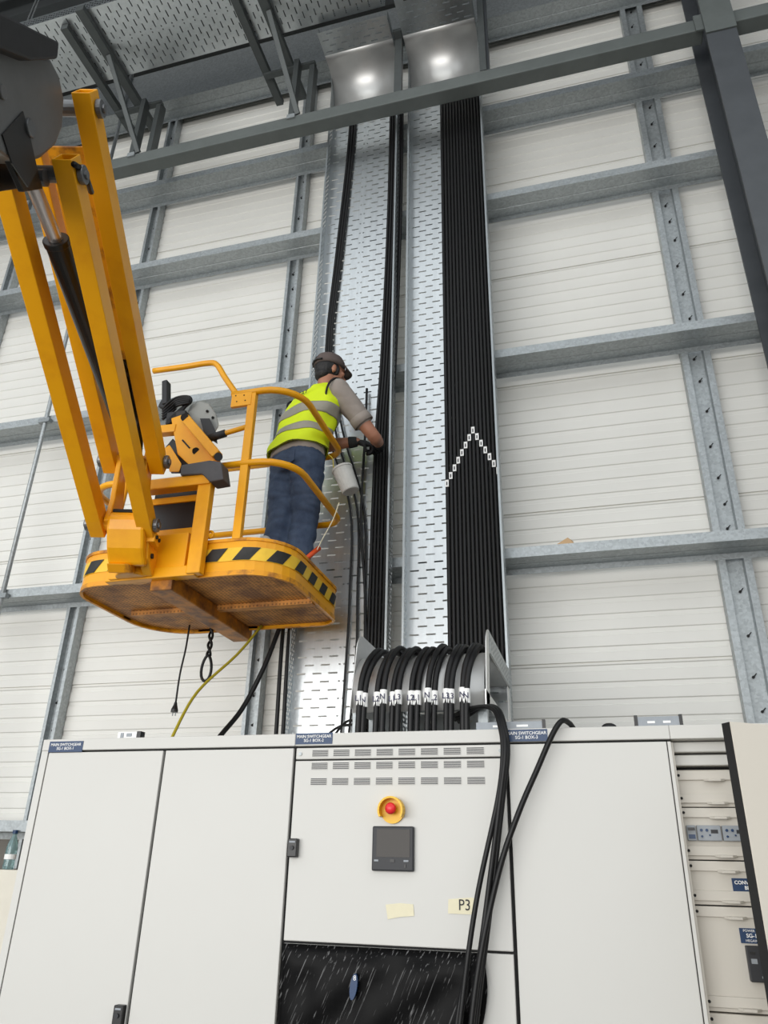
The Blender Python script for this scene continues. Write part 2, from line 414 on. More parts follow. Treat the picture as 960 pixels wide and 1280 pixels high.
# overhead tray running along the wall
tray('cable_tray', 'overhead horizontal perforated cable tray running left along the roof',
     lambda u, v, w: V((-6.4 + v, 3.69 - u, 8.02 + w)), 5.25, True, None, (-3.7, 3.39, 8.02))

# cantilever brackets standing on the cross beam
def bracket(x, label, lean=.0):
    t = thing('cantilever_bracket', label, 'bracket', (x, 3.96, 7.235), 'tray support brackets')
    MB().bar((x-.12, 3.05, 7.985), (x-.12, 4.27, 7.985), .075, .06).build('support_arm', 'bracket', t)
    MB().bar((x-.34, 3.15, 7.985), (x-.34, 4.27, 7.985), .065, .06).build('support_arm', 'bracket', t)
    MB().bar((x-.03, 3.93, 7.237), (x-.03, 3.93, 7.958), .045, .075, (0,1,0)).build('post', 'bracket', t)
    MB().bar((x+.09, 4.0, 7.237), (x+.09, 4.0, 7.958), .045, .085, (0,1,0)).build('post', 'bracket', t)
    MB().bar((x-.36, 3.965, 7.975-.03), (x+.12, 3.965, 7.975-.03), .05, .025).build('top_plate', 'bracket', t)
    MB().bar((x-.10, 3.45, 7.95), (x+.02, 3.92, 7.27), .03, .04, (1,0,0)).build('brace', 'bracket', t)
    MB().box((x-.06, 3.885, 7.2), (x+.01, 3.899, 7.245)).build('foot_clip', 'galv', t, label='bright galvanised foot clip')
bracket(-3.47, 'left grey tray bracket standing on the cross beam, behind the yellow arm')
bracket(-1.97, 'middle grey tray bracket standing on the cross beam left of the trays')
t = thing('support_post', 'tall grey post on the cross beam at right edge of right tray', 'post', (-.40, 3.96, 7.235))
MB().bar((-.40, 3.93, 7.237), (-.40, 3.93, 9.3), .05, .06, (0,1,0)).build('channel', 'bracket', t)
MB().bar((-.365, 3.975, 7.237), (-.365, 3.975, 9.3), .02, .06, (0,1,0)).build('channel', 'dark_steel', t)
tag(MB().bar((-1.095, 3.95, 7.237), (-1.095, 3.95, 7.96), .06, .05, (0,1,0)).box((-1.13, 3.86, 7.925), (-1.06, 4.0, 7.96)).build('support_post', 'bracket', loc=(-1.095, 3.95, 7.237)),
    'short grey post on the cross beam between the two tray elbows', 'post')
# wire hanger at top left
tag(MB().cyl((-4.62, 3.4, 8.12), (-4.55, 3.4, 9.33), .006, 6).cyl((-4.56, 3.4, 8.12), (-4.52, 3.4, 9.33), .006, 6).build('hanger_wire', 'galv', loc=(-4.6, 3.4, 8.12)),
    'thin wire hanger at the top left above the overhead tray', 'wire')

# ------------------------------------------------------------------ cables in the trays
cable_pts = []
NCAB = 14
peak = 7
for i in range(NCAB):
    x = -.785 + i*.0248; xc = -.965 + i*.0375 + (.006 if i % 2 == 0 else -.006) + random.uniform(-.004, .004); r = .0122
    jit = random.uniform(-.008, .008); zt = 2.535 + random.uniform(0, .014)
    down = 3.18 + random.uniform(-.012, .012); xd = xc - .035 + random.uniform(-.006, .006)
    path = [(x, 4.178, 7.6), (x, 4.178, 5.6), (x, 4.178, 3.6)]
    path += [(x, 4.178, 2.8)] + [(x, 4.178-.16*(1-math.cos(a)), 2.72-(2.72-zt)*math.sin(a)) for a in (.4,.8,1.2,1.57)]
    path += [(x*.6+xc*.4, 3.86, zt), (xc, 3.58, zt)]
    path += [(xc + (xd-xc)*(1-math.cos(a)), 3.46-(3.46-down-.012)*math.sin(a), zt-.20*(1-math.cos(a))) for a in (.35,.7,1.05,1.4)]
    path += [(xd, down+.004, zt-.24), (xd-.002, down, 2.20), (xd-.004, down, 2.09)]
    path = cr(path, 3)
    rad = [r if p.y > 3.9 else .0138 for p in path]
    c = thing('power_cable', 'black power cable in the right tray, %s from the left, bending over the metal chute' %
              ['first','second','third','fourth','fifth','sixth','seventh','eighth','ninth','tenth','eleventh','twelfth','thirteenth','last'][i],
              'cable', (x, 4.178, 7.6), 'black cables in the right tray')
    MB().tube(path, rad, 8).build('sheath', 'cable', c, smooth=True)
    # tags: V-shaped row in the tray, and one above the switchgear
    zl = 4.165 - abs(i - peak)*.052
    MB().box((x-.011, 4.1635, zl-.024), (x+.011, 4.1675, zl+.024)).build('cable_tag', 'white', c, label='white cable tag with printed marks')
    MB().box((x-.004, 4.1625, zl-.014), (x+.003, 4.1634, zl+.010)).build('tag_mark', 'ink', c)
    zt2 = 2.265 + random.uniform(-.012, .018)
    q = min((p for p in path if p.y < 3.4), key=lambda p: abs(p.z - zt2))
    lb = MB().cyl((q.x, q.y+.002, q.z-.030), (q.x, q.y+.002, q.z+.030), .0160, 12).build('cable_tag', 'white', c, smooth=False, label='white wrap-around cable tag with handwriting')
    text(['L1','N','L2','N','L1','L3','L2','L1','N','L2','L3','L3','N','N'][i], .034, (q.x-.001, q.y-.0150, q.z-.002), (math.pi/2, 0, -.1), 'blue_ink', lb, bold=.0002)
    cable_pts.append((x, xc))
# chute on the switchgear that the cables run over
ch = thing('cable_chute', 'bare metal chute above the switchgear that the tray cables bend over', 'chute', (-.75, 3.7, 2.2))
sh = [(4.08, 2.505)] + [(3.42 - .2*math.sin(a), 2.505 - .2*(1-math.cos(a))) for a in [k*math.pi/2/10 for k in range(11)]] + [(3.22, 2.22)]
b = MB(); b.loft([[V((-1.045, p[0], p[1])), V((-.46, p[0], p[1]))] for p in sh], cap=False)
b.build('curved_sheet', 'sheet', ch, smooth=True, solid=.003)
def side_poly(x):
    out = [(4.1, 2.60)] + [(3.36-.1*math.sin(a), 2.50+.1*math.cos(a)) for a in [k*math.pi/2/6 for k in range(7)]] + [(3.20, 2.24)]
    return out
po = side_poly(0) + [(4.1, 2.24)]
b = MB(); b.prism(po, lambda y, z, tt: V((-1.05+tt, y, z)), 0, .004); b.build('side_plate', 'sheet', ch)
# right plate is cut out: top strip, front strip, lower strip
top = [(4.1, 2.60)] + [(3.36-.1*math.sin(a), 2.50+.1*math.cos(a)) for a in [k*math.pi/2/6 for k in range(7)]] + [(3.215, 2.24), (3.31, 2.24), (3.345, 2.49), (4.1, 2.49)]
b = MB(); b.prism(top, lambda y, z, tt: V((-.455+tt, y, z)), 0, .004); b.build('side_plate', 'sheet', ch)
b = MB(); perf(b, .72, .1, .03, lambda k: [(.025,.006),(.05,.006),(.075,.006)] if k%2 else [(.037,.006),(.062,.006)], .012, lambda u, v: V((-.449, 3.36+v, 2.495+u)))
b.build('perforated_strip', 'tray_flange', ch, solid=.0015)
MB().box((-.455, 3.2, 2.235), (-.451, 4.1, 2.30)).box((-.455, 4.02, 2.24), (-.451, 4.1, 2.50)).build('lower_strip', 'sheet', ch)
for x in (-1.03, -.475):
    for y in (3.25, 3.5): MB().box((x-.02, y, 2.1), (x+.02, y+.04, 2.24)).build('foot', 'galv', ch)

# cables in the left tray
ORD = ['first','second','third','fourth','fifth','sixth','seventh','eighth','ninth']
for i in range(3):
    p = cr([(-1.575+i*.022, 4.183-.012*(i==1), 7.6), (-1.585+i*.022, 4.18, 6.9), (-1.625+i*.02, 4.175, 5.9), (-1.655+i*.018, 4.17, 5.0), (-1.60+i*.05, 4.165, 4.3), (-1.42+i*.045, 4.172, 3.7), (-1.40+i*.05, 4.176, 3.1), (-1.405+i*.06, 4.178, 2.7), (-1.42+i*.04, 4.178, 2.13)], 6)
    tag(MB().tube(p, [.0115 if q.z > 4.6 else .0075 for q in p], 7).build('tray_cable', 'cable', smooth=True, loc=p[0]),
        '%s of three loose black cables swaying down the left half of the left tray' % ['leftmost','middle','rightmost'][i], 'cable', 'loose cables in the left tray')
for i in range(6):
    x = -1.265 + i*.0205
    p = cr([(x+.045, 4.183, 7.6), (x+.045, 4.183, 6.2), (x+.025, 4.183, 4.9), (x, 4.183, 4.2), (x-.008+.002*i, 4.183, 3.4), (x-.008, 4.183, 2.13)], 5)
    tag(MB().tube(p, .0108, 7).build('tray_cable', 'cable', smooth=True, loc=p[0]),
        'black cable in the tight bundle at right of the left tray, %s from the left' % ORD[i], 'cable', 'bundled cables in the left tray')
    if i == 0:
        p2 = cr([(-1.335, 4.165, 4.6), (-1.33, 4.15, 4.25), (-1.34, 4.16, 3.6), (-1.30, 4.172, 3.1), (-1.29, 4.178, 2.5), (-1.30, 4.178, 2.13)], 6)
        tag(MB().tube(p2, .009, 7).build('tray_cable', 'cable', smooth=True, loc=p2[0]), 'thin slack black cable hanging under the hands in the left tray', 'cable')

# ------------------------------------------------------------------ switchgear
SY = 3.0; ZT = 2.10
def cabinet(name, label, x0, x1, cat='cabinet'):
    t = thing(name, label, cat, ((x0+x1)/2, 3.3, 0), 'switchgear cabinets')
    return t
def text_plate(parent, x0, x1, z0, z1, lines, size, y=SY-.006, sx=1.0):
    o = MB().box((x0, y, z0), (x1, y+.004, z1)).build('name_plate', 'blue', parent, label='blue name plate with white capitals')
    text(lines, size, ((x0+x1)/2, y-.0008, (z0+z1)/2), FRONT, 'white', o, sx=sx, bold=.0001)
    return o
def lock(parent, x, z):
    o = MB().box((x-.02, SY-.028, z-.033), (x+.02, SY-.0005, z+.033)).build('door_lock', 'black', parent, bevel=.004)
    MB().cyl((x, SY-.034, z), (x, SY-.028, z), .008, 10).build('key_slot', 'device', o)
    MB().box((x-.012, SY-.0295, z+.018), (x+.012, SY-.028, z+.024)).build('badge', 'rail_grey', o)
def door(parent, x0, x1, z0, z1, name='door_panel'):
    return MB().box((x0+.003, SY-.002, z0), (x1-.003, SY+.018, z1)).build(name, 'cab', parent, bevel=.003)
DT = 2.043
# box 1
c1 = cabinet('switchgear_cabinet', 'pale grey two-door switchgear cabinet labelled BOX-1 at left', -2.402, -1.209)
MB().box((-2.402, SY+.02, .1), (-1.209, 3.6, ZT-.012)).build('carcass', 'gap', c1)
MB().box((-2.425, SY, .1), (-2.392, 3.6, ZT-.012)).build('side_wall', 'cab', c1)
MB().box((-2.425, SY-.004, DT+.008), (-1.211, 3.6, ZT)).build('top_cover', 'cab', c1, bevel=.003)
MB().box((-2.4, SY+.02, 0), (-1.21, 3.6, .1)).build('plinth', 'device', c1)
door(c1, -2.388, -1.810, .11, DT); door(c1, -1.804, -1.213, .11, DT)
text_plate(c1, -2.388, -2.214, 2.044, 2.090, 'MAIN SWITCHGEAR\nSG-1 BOX-1', .0172)
lock(c1, -1.835, 1.09)
# box 2
c2 = cabinet('switchgear_cabinet', 'pale grey switchgear cabinet labelled BOX-2 with vents, stop button and display', -1.209, -.353)
MB().box((-1.207, SY+.02, .1), (-.353, 3.6, ZT-.012)).build('carcass', 'gap', c2)
MB().box((-1.210, SY-.004, DT+.008), (-.355, 3.6, ZT)).build('top_cover', 'cab', c2, bevel=.003)
MB().box((-1.2, SY+.02, 0), (-.36, 3.6, .1)).build('plinth', 'device', c2)
MB().box((-1.204, SY-.002, 1.999), (-.360, SY+.018, DT)).build('vent_strip', 'cab', c2, bevel=.003)
dr = door(c2, -1.207, -.357, 1.358, 1.993)
door(c2, -1.207, -.357, .11, 1.350, 'lower_door')
text_plate(c2, -1.209, -1.050, 2.057, 2.101, 'MAIN SWITCHGEAR\nSG-1 BOX-2', .0165)
lock(c2, -1.185, 1.671)
slots = MB()
for k in range(5): slots.box((-.033, -.001, -.0115+k*.0052), (.033, .001, -.0085+k*.0052))
vm = MB().box((-.034, -.0016, -.0135), (.034, .002, .0135)).mesh('vent_frame', 'cab')
sm2 = slots.mesh('vent_slots', 'device')
for row, z in enumerate((2.021, 1.972, 1.913)):
    for k in range(8):
        x = -1.10 + k*.0898
        v = share('vent', sm2, (x, SY-.0032, z), c2); share('vent_frame', vm, (x, SY-.0022, z), v)
for x in (-1.185, -.375):
    MB().cyl((x, SY-.006, 2.02), (x, SY-.002, 2.02), .007, 12).build('screw', 'galv', c2)
es = MB().cyl((-.793, SY-.012, 1.806), (-.793, SY-.001, 1.806), .046, 24)
ring = [(-.793+.046*math.cos(a), 1.806+.046*math.sin(a)) for a in [math.radians(-30+k*15) for k in range(17)]]
for (xa, za), (xb, zb) in zip(ring, ring[1:]): es.bar((xa, SY-.03, za), (xb, SY-.03, zb), .007, .04, (0,1,0))
es = es.build('stop_shroud', 'estop_y', c2, label='yellow round shroud')
MB().tube([(-.793, SY-.012, 1.812), (-.793, SY-.035, 1.812), (-.793, SY-.043, 1.812), (-.793, SY-.05, 1.812), (-.793, SY-.053, 1.812)], [.015, .02, .021, .015, .004], 18).build('stop_button', 'estop_r', es, smooth=True, label='red mushroom button')
dv = MB().box((-.868, SY-.02, 1.598), (-.708, SY-.001, 1.751)).build('display_unit', 'device', c2, bevel=.005, label='dark grey display unit')
MB().box((-.85, SY-.0215, 1.645), (-.722, SY-.0195, 1.74)).build('screen', 'screen', dv)
MB().box((-.796, SY-.023, 1.628), (-.78, SY-.019, 1.638)).box((-.742, SY-.023, 1.61), (-.736, SY-.019, 1.622)).build('button', 'black', dv)
MB().box((-.858, SY-.0212, 1.630), (-.842, SY-.0195, 1.636)).box((-.745, SY-.0212, 1.630), (-.727, SY-.0195, 1.636)).build('print', 'rail_grey', dv)
tp = MB().add([(-.815,SY-.004,1.488),(-.762,SY-.004,1.494),(-.712,SY-.004,1.492),(-.708,SY-.004,1.455),(-.76,SY-.004,1.450),(-.806,SY-.004,1.441)], [(0,1,2,3,4,5)])
tp.build('masking_tape', 'tape', c2, solid=.001)
tp = MB().add([(-.583,SY-.004,1.512),(-.50,SY-.004,1.520),(-.487,SY-.004,1.517),(-.488,SY-.004,1.466),(-.585,SY-.004,1.467)], [(0,1,2,3,4)]).build('masking_tape', 'tape', c2, solid=.001)
text('P3', .05, (-.525, SY-.0056, 1.494), FRONT, 'ink', tp, sx=.9)
# box 3
c3 = cabinet('switchgear_cabinet', 'pale grey plain-door switchgear cabinet labelled BOX-3 at right of the hanging cables', -.353, .24)
MB().box((-.351, SY+.02, .1), (.236, 3.6, ZT-.012)).build('carcass', 'gap', c3)
MB().box((-.354, SY-.004, DT+.008), (.238, 3.6, ZT)).build('top_cover', 'cab', c3, bevel=.003)
MB().box((-.35, SY+.02, 0), (.236, 3.6, .1)).build('plinth', 'device', c3)
door(c3, -.350, .226, .11, DT)
MB().box((.2262, SY+.001, .11), (.2375, SY+.03, DT)).build('door_edge', 'cab', c3)
text_plate(c3, -.353, -.196, 2.052, 2.096, 'MAIN SWITCHGEAR\nSG-1 BOX-3', .0165)
# box 4, open
c4 = cabinet('switchgear_cabinet', 'open switchgear cabinet at far right with breaker plates and swung-out door', .24, 1.02)
MB().box((.24, SY+.145, .1), (1.02, 3.6, ZT-.012)).build('carcass', 'gap', c4)
MB().box((.2385, SY-.004, DT+.008), (1.02, 3.6, ZT)).build('top_cover', 'cab', c4, bevel=.003)
MB().box((.24, SY+.02, 0), (1.02, 3.6, .1)).build('plinth', 'device', c4)
MB().box((.2382, SY+.02, .1), (.246, SY+.145, DT)).build('frame_edge', 'cab_in', c4)
MB().box((.246, SY+.05, 2.012), (1.0, SY+.14, 2.048)).build('header', 'cab', c4, bevel=.004)
MB().box((.246, SY+.075, 1.968), (1.0, SY+.14, 2.006)).build('header', 'cab', c4, bevel=.004)
YP = SY + .10
zs = [1.956, 1.826, 1.654, 1.514, 1.206, .9, .5]
for i in range(len(zs)-1):
    zt, zb = zs[i], zs[i+1] + .004
    p = MB().box((.247, YP, zb), (1.0, YP+.03, zt)).build('front_plate', 'cab_in', c4, bevel=.002)
    for zz in ((zt-.016, zb+.028) if i else (zt-.02, zb+.028)):
        MB().box((.248, YP-.010, zz-.016), (1.0, YP, zz+.016)).build('edge_fold', 'cab_in', p, bevel=.002)
        MB().add([(.34,YP-.010,zz-.012),(.355,YP-.026,zz-.014),(.395,YP-.026,zz-.014),(.41,YP-.010,zz-.012),(.34,YP-.010,zz-.019),(.355,YP-.026,zz-.021),(.395,YP-.026,zz-.021),(.41,YP-.010,zz-.019)],
                 [(0,1,2,3),(7,6,5,4),(0,4,5,1),(1,5,6,2),(2,6,7,3)]).build('pull_lip', 'cab_in', p)
        MB().cyl((.256, YP-.0125, zz), (.256, YP-.009, zz), .005, 8).build('screw', 'gap', p)
for k in range(6):
    x = .262 + (k-1)*.083 + .03 if k else .258
    w = .078 if k else .030
    o = MB().box((x, YP-.02, 1.718), (x+w, YP+.001, 1.768)).build('breaker_module', 'rail_grey', c4, bevel=.002)
    if k:
        for dx, dz, r in ((.014,.014,.004),(.040,.018,.003),(.014,.034,.005),(.032,.034,.005)):
            MB().cyl((x+dx, YP-.023, 1.718+dz), (x+dx, YP-.019, 1.718+dz), r, 8).build('dial', 'blue', o)
        MB().box((x+.045, YP-.0215, 1.742), (x+.068, YP-.0195, 1.754)).build('window', 'device', o)
    else:
        MB().box((x+.004, YP-.03, 1.752), (x+.026, YP-.019, 1.760)).build('toggle', 'black', o)
        MB().box((x+.004, YP-.0215, 1.724), (x+.026, YP-.0195, 1.738)).build('badge', 'blue', o)
o = MB().box((.382, YP-.004, 1.560), (.56, YP, 1.602)).build('name_plate', 'blue', c4)
text('CONVEYOR', .0155, (.389, YP-.0048, 1.5885), FRONT, 'white', o, align='LEFT', bold=.0004); text('BELT', .0155, (.419, YP-.0048, 1.5725), FRONT, 'white', o, align='LEFT', bold=.0004)
o = MB().box((.381, YP-.004, 1.408), (.56, YP, 1.452)).build('name_plate', 'blue', c4)
text('POWER', .0105, (.392, YP-.0048, 1.4445), FRONT, 'white', o, align='LEFT'); text('SG-1', .0165, (.400, YP-.0048, 1.430), FRONT, 'white', o, align='LEFT', bold=.0003)
text('HEGAIN', .0105, (.396, YP-.0048, 1.4155), FRONT, 'white', o, align='LEFT')
o = MB().box((.390, YP-.03, 1.300), (.55, YP, 1.402)).build('main_breaker', 'device', c4, bevel=.003)
MB().box((.398, YP-.032, 1.378), (.415, YP-.028, 1.386)).box((.43, YP-.045, 1.335), (.445, YP-.028, 1.365)).build('toggle', 'black', o)
MB().box((.40, YP-.0312, 1.352), (.418, YP-.029, 1.366)).box((.425, YP-.0312, 1.312), (.44, YP-.029, 1.318)).build('print', 'rail_grey', o)
# swung door
hx, hy = 1.0, 3.0; fx, fy = .391, 2.617
dd = V((fx-hx, fy-hy, 0)); L = dd.length; dd.normalize(); nn = V((dd.y, -dd.x, 0))   # inward normal
if nn.y < 0: nn = -nn
b = MB()
def dq(s, t, z): p = V((hx, hy, 0)) + dd*s + nn*t; return (p.x, p.y, z)
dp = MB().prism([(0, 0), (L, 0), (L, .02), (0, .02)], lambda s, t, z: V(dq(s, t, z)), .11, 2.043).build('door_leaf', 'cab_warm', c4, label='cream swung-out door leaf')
MB().prism([(L-.004, .0), (L+.001, .0), (L+.001, .036), (L-.004, .036)], lambda s, t, z: V(dq(s, t+.004, z)), .11, 2.043).build('edge_gasket', 'black', dp, label='black door edge strip')
# items along the top of the switchgear
def toprail(x0, x1, y, lab, hgt=.028, caps=(1, 1)):
    t = thing('cable_duct_piece', lab, 'duct', ((x0+x1)/2, y, ZT))
    MB().box((x0, y, ZT), (x1, y+.02, ZT+hgt)).build('body', 'rail_grey', t)
    for k, x in enumerate((x0, x1)):
        if caps[k]: MB().box((x-.006, y-.002, ZT), (x+.006, y+.022, ZT+hgt+.006)).build('end_cap', 'black', t)
    MB().box((x0+(x1-x0)*.25, y-.001, ZT+.012), (x0+(x1-x0)*.42, y, ZT+.020)).box((x0+(x1-x0)*.6, y-.001, ZT+.012), (x0+(x1-x0)*.77, y, ZT+.020)).build('slot', 'white', t)
toprail(.128, .285, 3.02, 'short grey duct with black ends standing on top of the open cabinet', .036)
toprail(-.47, -.21, 3.03, 'grey duct piece on the switchgear top behind the BOX-3 plate', .032, (0, 1))
t = thing('socket_module', 'small clear socket module with black end on top of left cabinet', 'socket', (-2.02, 3.03, ZT))
MB().box((-2.07, 3.03, ZT), (-1.975, 3.06, ZT+.030)).build('body', 'white', t)
MB().box((-1.975, 3.028, ZT), (-1.955, 3.062, ZT+.032)).build('end_cap', 'black', t)
MB().box((-2.055, 3.027, ZT+.006), (-2.04, 3.031, ZT+.026)).box((-2.025, 3.027, ZT+.010), (-2.0, 3.031, ZT+.024)).build('contact', 'rail_grey', t)
tag(MB().ball((.03, 3.04, ZT+.004), .028, .02, .016).build('cable_grommet', 'black', smooth=True, loc=(.03, 3.04, ZT)), 'black rubber grommet on top of the BOX-3 cabinet', 'grommet')

# black stretch film over the lower front
n1, n2 = 40, 26; b = MB(); pts = []
for j in range(n2+1):
    for i in range(n1+1):
        u, v = i/n1, j/n2
        x = -1.205 + u*(.742 - .02*v*v + .014*math.sin(v*9)*(u > .7) - .05*max(0, v-.18)*(u))
        z = 1.350 - v*.62
        e = min(u, 1-u, v)*10
        y = SY - .008 - .018*min(1, e)*(1 + .5*math.sin(u*23+v*9) * math.sin(v*11 - u*5)) - .02*(u > .9)*math.sin(v*8)**2
        pts.append((x, y, z))
b.add(pts, [(j*(n1+1)+i, j*(n1+1)+i+1, (j+1)*(n1+1)+i+1, (j+1)*(n1+1)+i) for j in range(n2) for i in range(n1)])
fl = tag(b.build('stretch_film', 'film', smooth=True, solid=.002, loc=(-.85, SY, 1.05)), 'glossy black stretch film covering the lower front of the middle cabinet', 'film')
em = MB().prism([(.013*math.cos(a), .040*math.sin(a)) for a in [k*math.pi/10 for k in range(20)]], lambda u, v, tt: V((-.914+u+.12*v, SY-.047+tt, 1.232+v)), 0, .012).build('round_badge', 'blue', fl, label='blue badge showing through a tear in the film')
text('8', .022, (-.910, SY-.0478, 1.258), FRONT, 'white', em)
for k in range(46):
    x = random.uniform(-1.17, -.5); z = random.uniform(.98, 1.325); l = random.uniform(.02, .08)
    pass
# thick cables hanging in front of the switchgear
def hang(path, r, lab, grp='cables hanging over the switchgear front'):
    p = cr(path, 8); tag(MB().tube(p, r, 8).build('hanging_cable', 'cable', smooth=True, loc=p[0]), lab, 'cable', grp)
for i, (lab, d0, xm, xl, yo) in enumerate((('left', 0, -.474, -.535, 0), ('middle', .018, -.436, -.498, -.004), ('right', .034, -.424, -.484, .010))):
    hang([(-.62+d0, 3.30, 2.205-.01*i), (-.50+d0, 3.16, 2.215), (-.405+d0*.6, 3.04, 2.185), (-.368+d0*.5, 2.965, 2.10), (-.360+d0*.5, 2.94+yo, 2.0), (-.385+d0*.5, 2.935+yo, 1.84),
          (xm, 2.928+yo, 1.50), (xl, 2.918+yo, 1.15), (xl-.05, 2.91+yo, .75)], .0095,
         '%s strand of the three thick black cables arching off the chute' % lab)
hang([(-.10, 3.10, 2.108), (-.115, 3.03, 2.122), (-.140, 2.965, 2.118), (-.178, 2.945, 2.062), (-.235, 2.94, 1.95), (-.31, 2.93, 1.80), (-.385, 2.93, 1.62), (-.455, 2.915, 1.37), (-.50, 2.905, 1.12), (-.53, 2.9, .8)], .0105,
     'single thick black cable arching over the right of the BOX-3 name plate')
hang([(-.505, 2.945, 1.335), (-.525, 2.93, 1.25), (-.552, 2.925, 1.10), (-.57, 2.925, .8)], .0095, 'loose black cable end resting on the black film beside the strands')

# ------------------------------------------------------------------ water bottle
bt = thing('water_bottle', 'clear plastic water bottle with blue cap on the concrete ledge', 'bottle', (-3.515, 4.26, 1.555))
prof = [(.0, .0), (.031, .002), (.033, .02), (.031, .05), (.033, .08), (.033, .12), (.028, .145), (.017, .175), (.0125, .19), (.0125, .2)]
rings = [[V((-3.515 + max(r, .001)*math.cos(2*math.pi*k/16), 4.26 + max(r, .001)*math.sin(2*math.pi*k/16), 1.556+z)) for k in range(16)] for r, z in prof]
MB().loft(rings).build('bottle_body', 'pet', bt, smooth=True)
MB().cyl((-3.515, 4.26, 1.754), (-3.515, 4.26, 1.775), .0155, 16).build('bottle_cap', 'blue', bt, label='dark blue screw cap')
MB().tube([(-3.515, 4.26, 1.612), (-3.515, 4.26, 1.64)], .0338, 16, cap=False).build('paper_label', 'white', bt)
# cardboard scrap on the rail
cb = MB().add([(-.17, 4.30, 3.372), (-.05, 4.285, 3.372), (-.03, 4.37, 3.372), (-.16, 4.38, 3.372), (-.085, 4.31, 3.425), (-.06, 4.36, 3.425)],
              [(0,1,4),(1,2,5,4),(2,3,5),(3,0,4,5)])
tag(cb.build('cardboard_scrap', 'card', solid=.004, loc=(-.1, 4.33, 3.372)), 'folded brown cardboard scrap lying on the right wall rail', 'cardboard')

# ------------------------------------------------------------------ boom lift
PB = V((-2.136, 2.88, 3.082)); A = V((.9642, .265, 0)); B = V((-.265, .9642, 0)); Z = V((0, 0, 1))
def P(s, t, u): return PB + A*s + B*t + Z*u
lift = thing('boom_lift', 'yellow boom lift with a basket carrying the worker at left', 'lift', (-2.1, 2.9, 2.9))
LT_, LU = -1.393, .755; UP = .35
LD = V((LT_, LU)).normalized(); LN = V((-LD.y, LD.x))
def link(s, u0, lab=None, ext0=.05, ext1=.06):
    w, h = .070, .095; q0 = V((0, u0)) - LD*ext0; q1 = V((LT_, u0 + LU)) + LD*ext1
    def ring(q, ws, hs, e=0):
        return [P(s + i*ws/2, *(q + LN*(j*hs/2))) for i, j in ((-1,-1),(1,-1),(1,1),(-1,1))]
    b = MB(); qm = (q0 + q1)/2
    ti, hi = .012, .012
    b.loft([ring(q0, w, h*.85), ring(q0 + LD*.1, w, h), ring(qm, w, h), ring(q1, w, h), ring(q1, w-ti, h-hi), ring(q1 - LD*.25, w-ti, h-hi)])
    o = b.build('jib_link', 'yellow', lift, bevel=.006, label=lab)
    sg = 1 if s > 0 else -1
    for q in (V((0, u0)), V((LT_, u0 + LU))):
        for s0, s1 in ((s + sg*.036, s + sg*.058),):
            MB().cyl(P(s0, *q), P(s1, *q), .034, 18).build('pin_boss', 'steel_pin', o, bevel=.004)
            MB().cyl(P(s1, *q), P(s1 + sg*.008, *q), .016, 10).build('pin_bolt', 'steel_pin', o)
for s in (-.118, .118):
    link(s, 0); link(s, UP)
for u0 in (0, UP):
    for q in (V((0, u0)), V((LT_, u0+LU))):
        MB().cyl(P(-.084, *q), P(.084, *q), .030, 16).build('pivot_pin', 'steel_pin' if q.x else 'yellow', lift, smooth=False)
# cover plate between upper links
def slab(s0, s1, poly, name, m, bevel=.003, **k):
    return MB().prism(poly, lambda t, u, s: P(s, t, u), s0, s1).build(name, m, lift, bevel=bevel, **k)
def along(u0, f, dn): q = V((LT_*f, u0 + LU*f)) + LN*dn; return (q.x, q.y)
cp = slab(-.06, .082, [along(UP, .36, .02), along(UP, .92, .02), along(UP, .92, .035), along(UP, .36, .035)], 'cover_plate', 'yellow_worn')
for f0, f1 in ((.47, .62),):
    MB().prism([along(UP, f0, .0185), along(UP, f1, .0185), along(UP, f1, .02), along(UP, f0, .02)], lambda t, u, s: P(s, t, u), .035, .05).build('slot', 'gap', cp)
for f in (.40, .46, .63, .7):
    MB().cyl(P(.042, *along(UP, f, .02)), P(.042, *along(UP, f, .012)), .012, 8).build('bolt', 'gap', cp)
# boom head casting, clevis, end of the main boom (outlines lie in planes across the pin axis)
def onS(px, py, sd):
    d = RW @ V((px - 480, py - 640, F_PX)); k = (A.dot(PB) + sd - A.dot(CAM)) / A.dot(d)
    q = CAM + d*k - PB; return (q.dot(B), q.z)
slab(-.078, .078, [onS(px, py, .078) for px, py in ((-120,40),(-60,50),(40,66),(64,74),(75,95),(81,125),(79,160),(70,182),(52,198),(30,205),(10,195),(-20,170),(-90,160),(-150,140))], 'boom_head', 'head_grey', .012, label='dark grey boom head casting')
slab(-.14, .12, [onS(px, py, .12) for px, py in ((-420,-260),(-100,-55),(0,14),(75,52),(73,74),(40,76),(0,60),(-100,20),(-420,-150))], 'main_boom', 'rubber', .010, label='dark tip of the main boom')
hd = MB(); cpoly = [onS(px, py, .05) for px, py in ((27,138),(38,172),(48,215),(54,236),(30,240),(12,200),(2,168),(-8,166),(-6,158))]
hd.prism(cpoly, lambda t, u, ss: P(ss, t, u), .03, .05); hd.build('clevis', 'black', lift, bevel=.003, label='black cylinder clevis')
hd = MB(); hd.prism(cpoly, lambda t, u, ss: P(ss, t, u), -.05, -.03); hd.build('clevis', 'black', lift, bevel=.003)
hp_ = onS(36, 160, .08)
MB().cyl(P(.078, *hp_), P(.092, *hp_), .030, 18).build('pin_boss', 'steel_pin', lift, bevel=.004)
hp_ = onS(2, 115, .08)
MB().cyl(P(.078, *hp_), P(.088, *hp_), .022, 14).build('pin_boss', 'head_grey', lift, bevel=.004)
MB().tube([P(.06, *onS(36, 78, .06)), P(.06, *onS(40, 84, .06)), P(.06, *onS(50, 82, .06))], .012, 8).build('hose_fitting', 'chrome', lift, smooth=True)
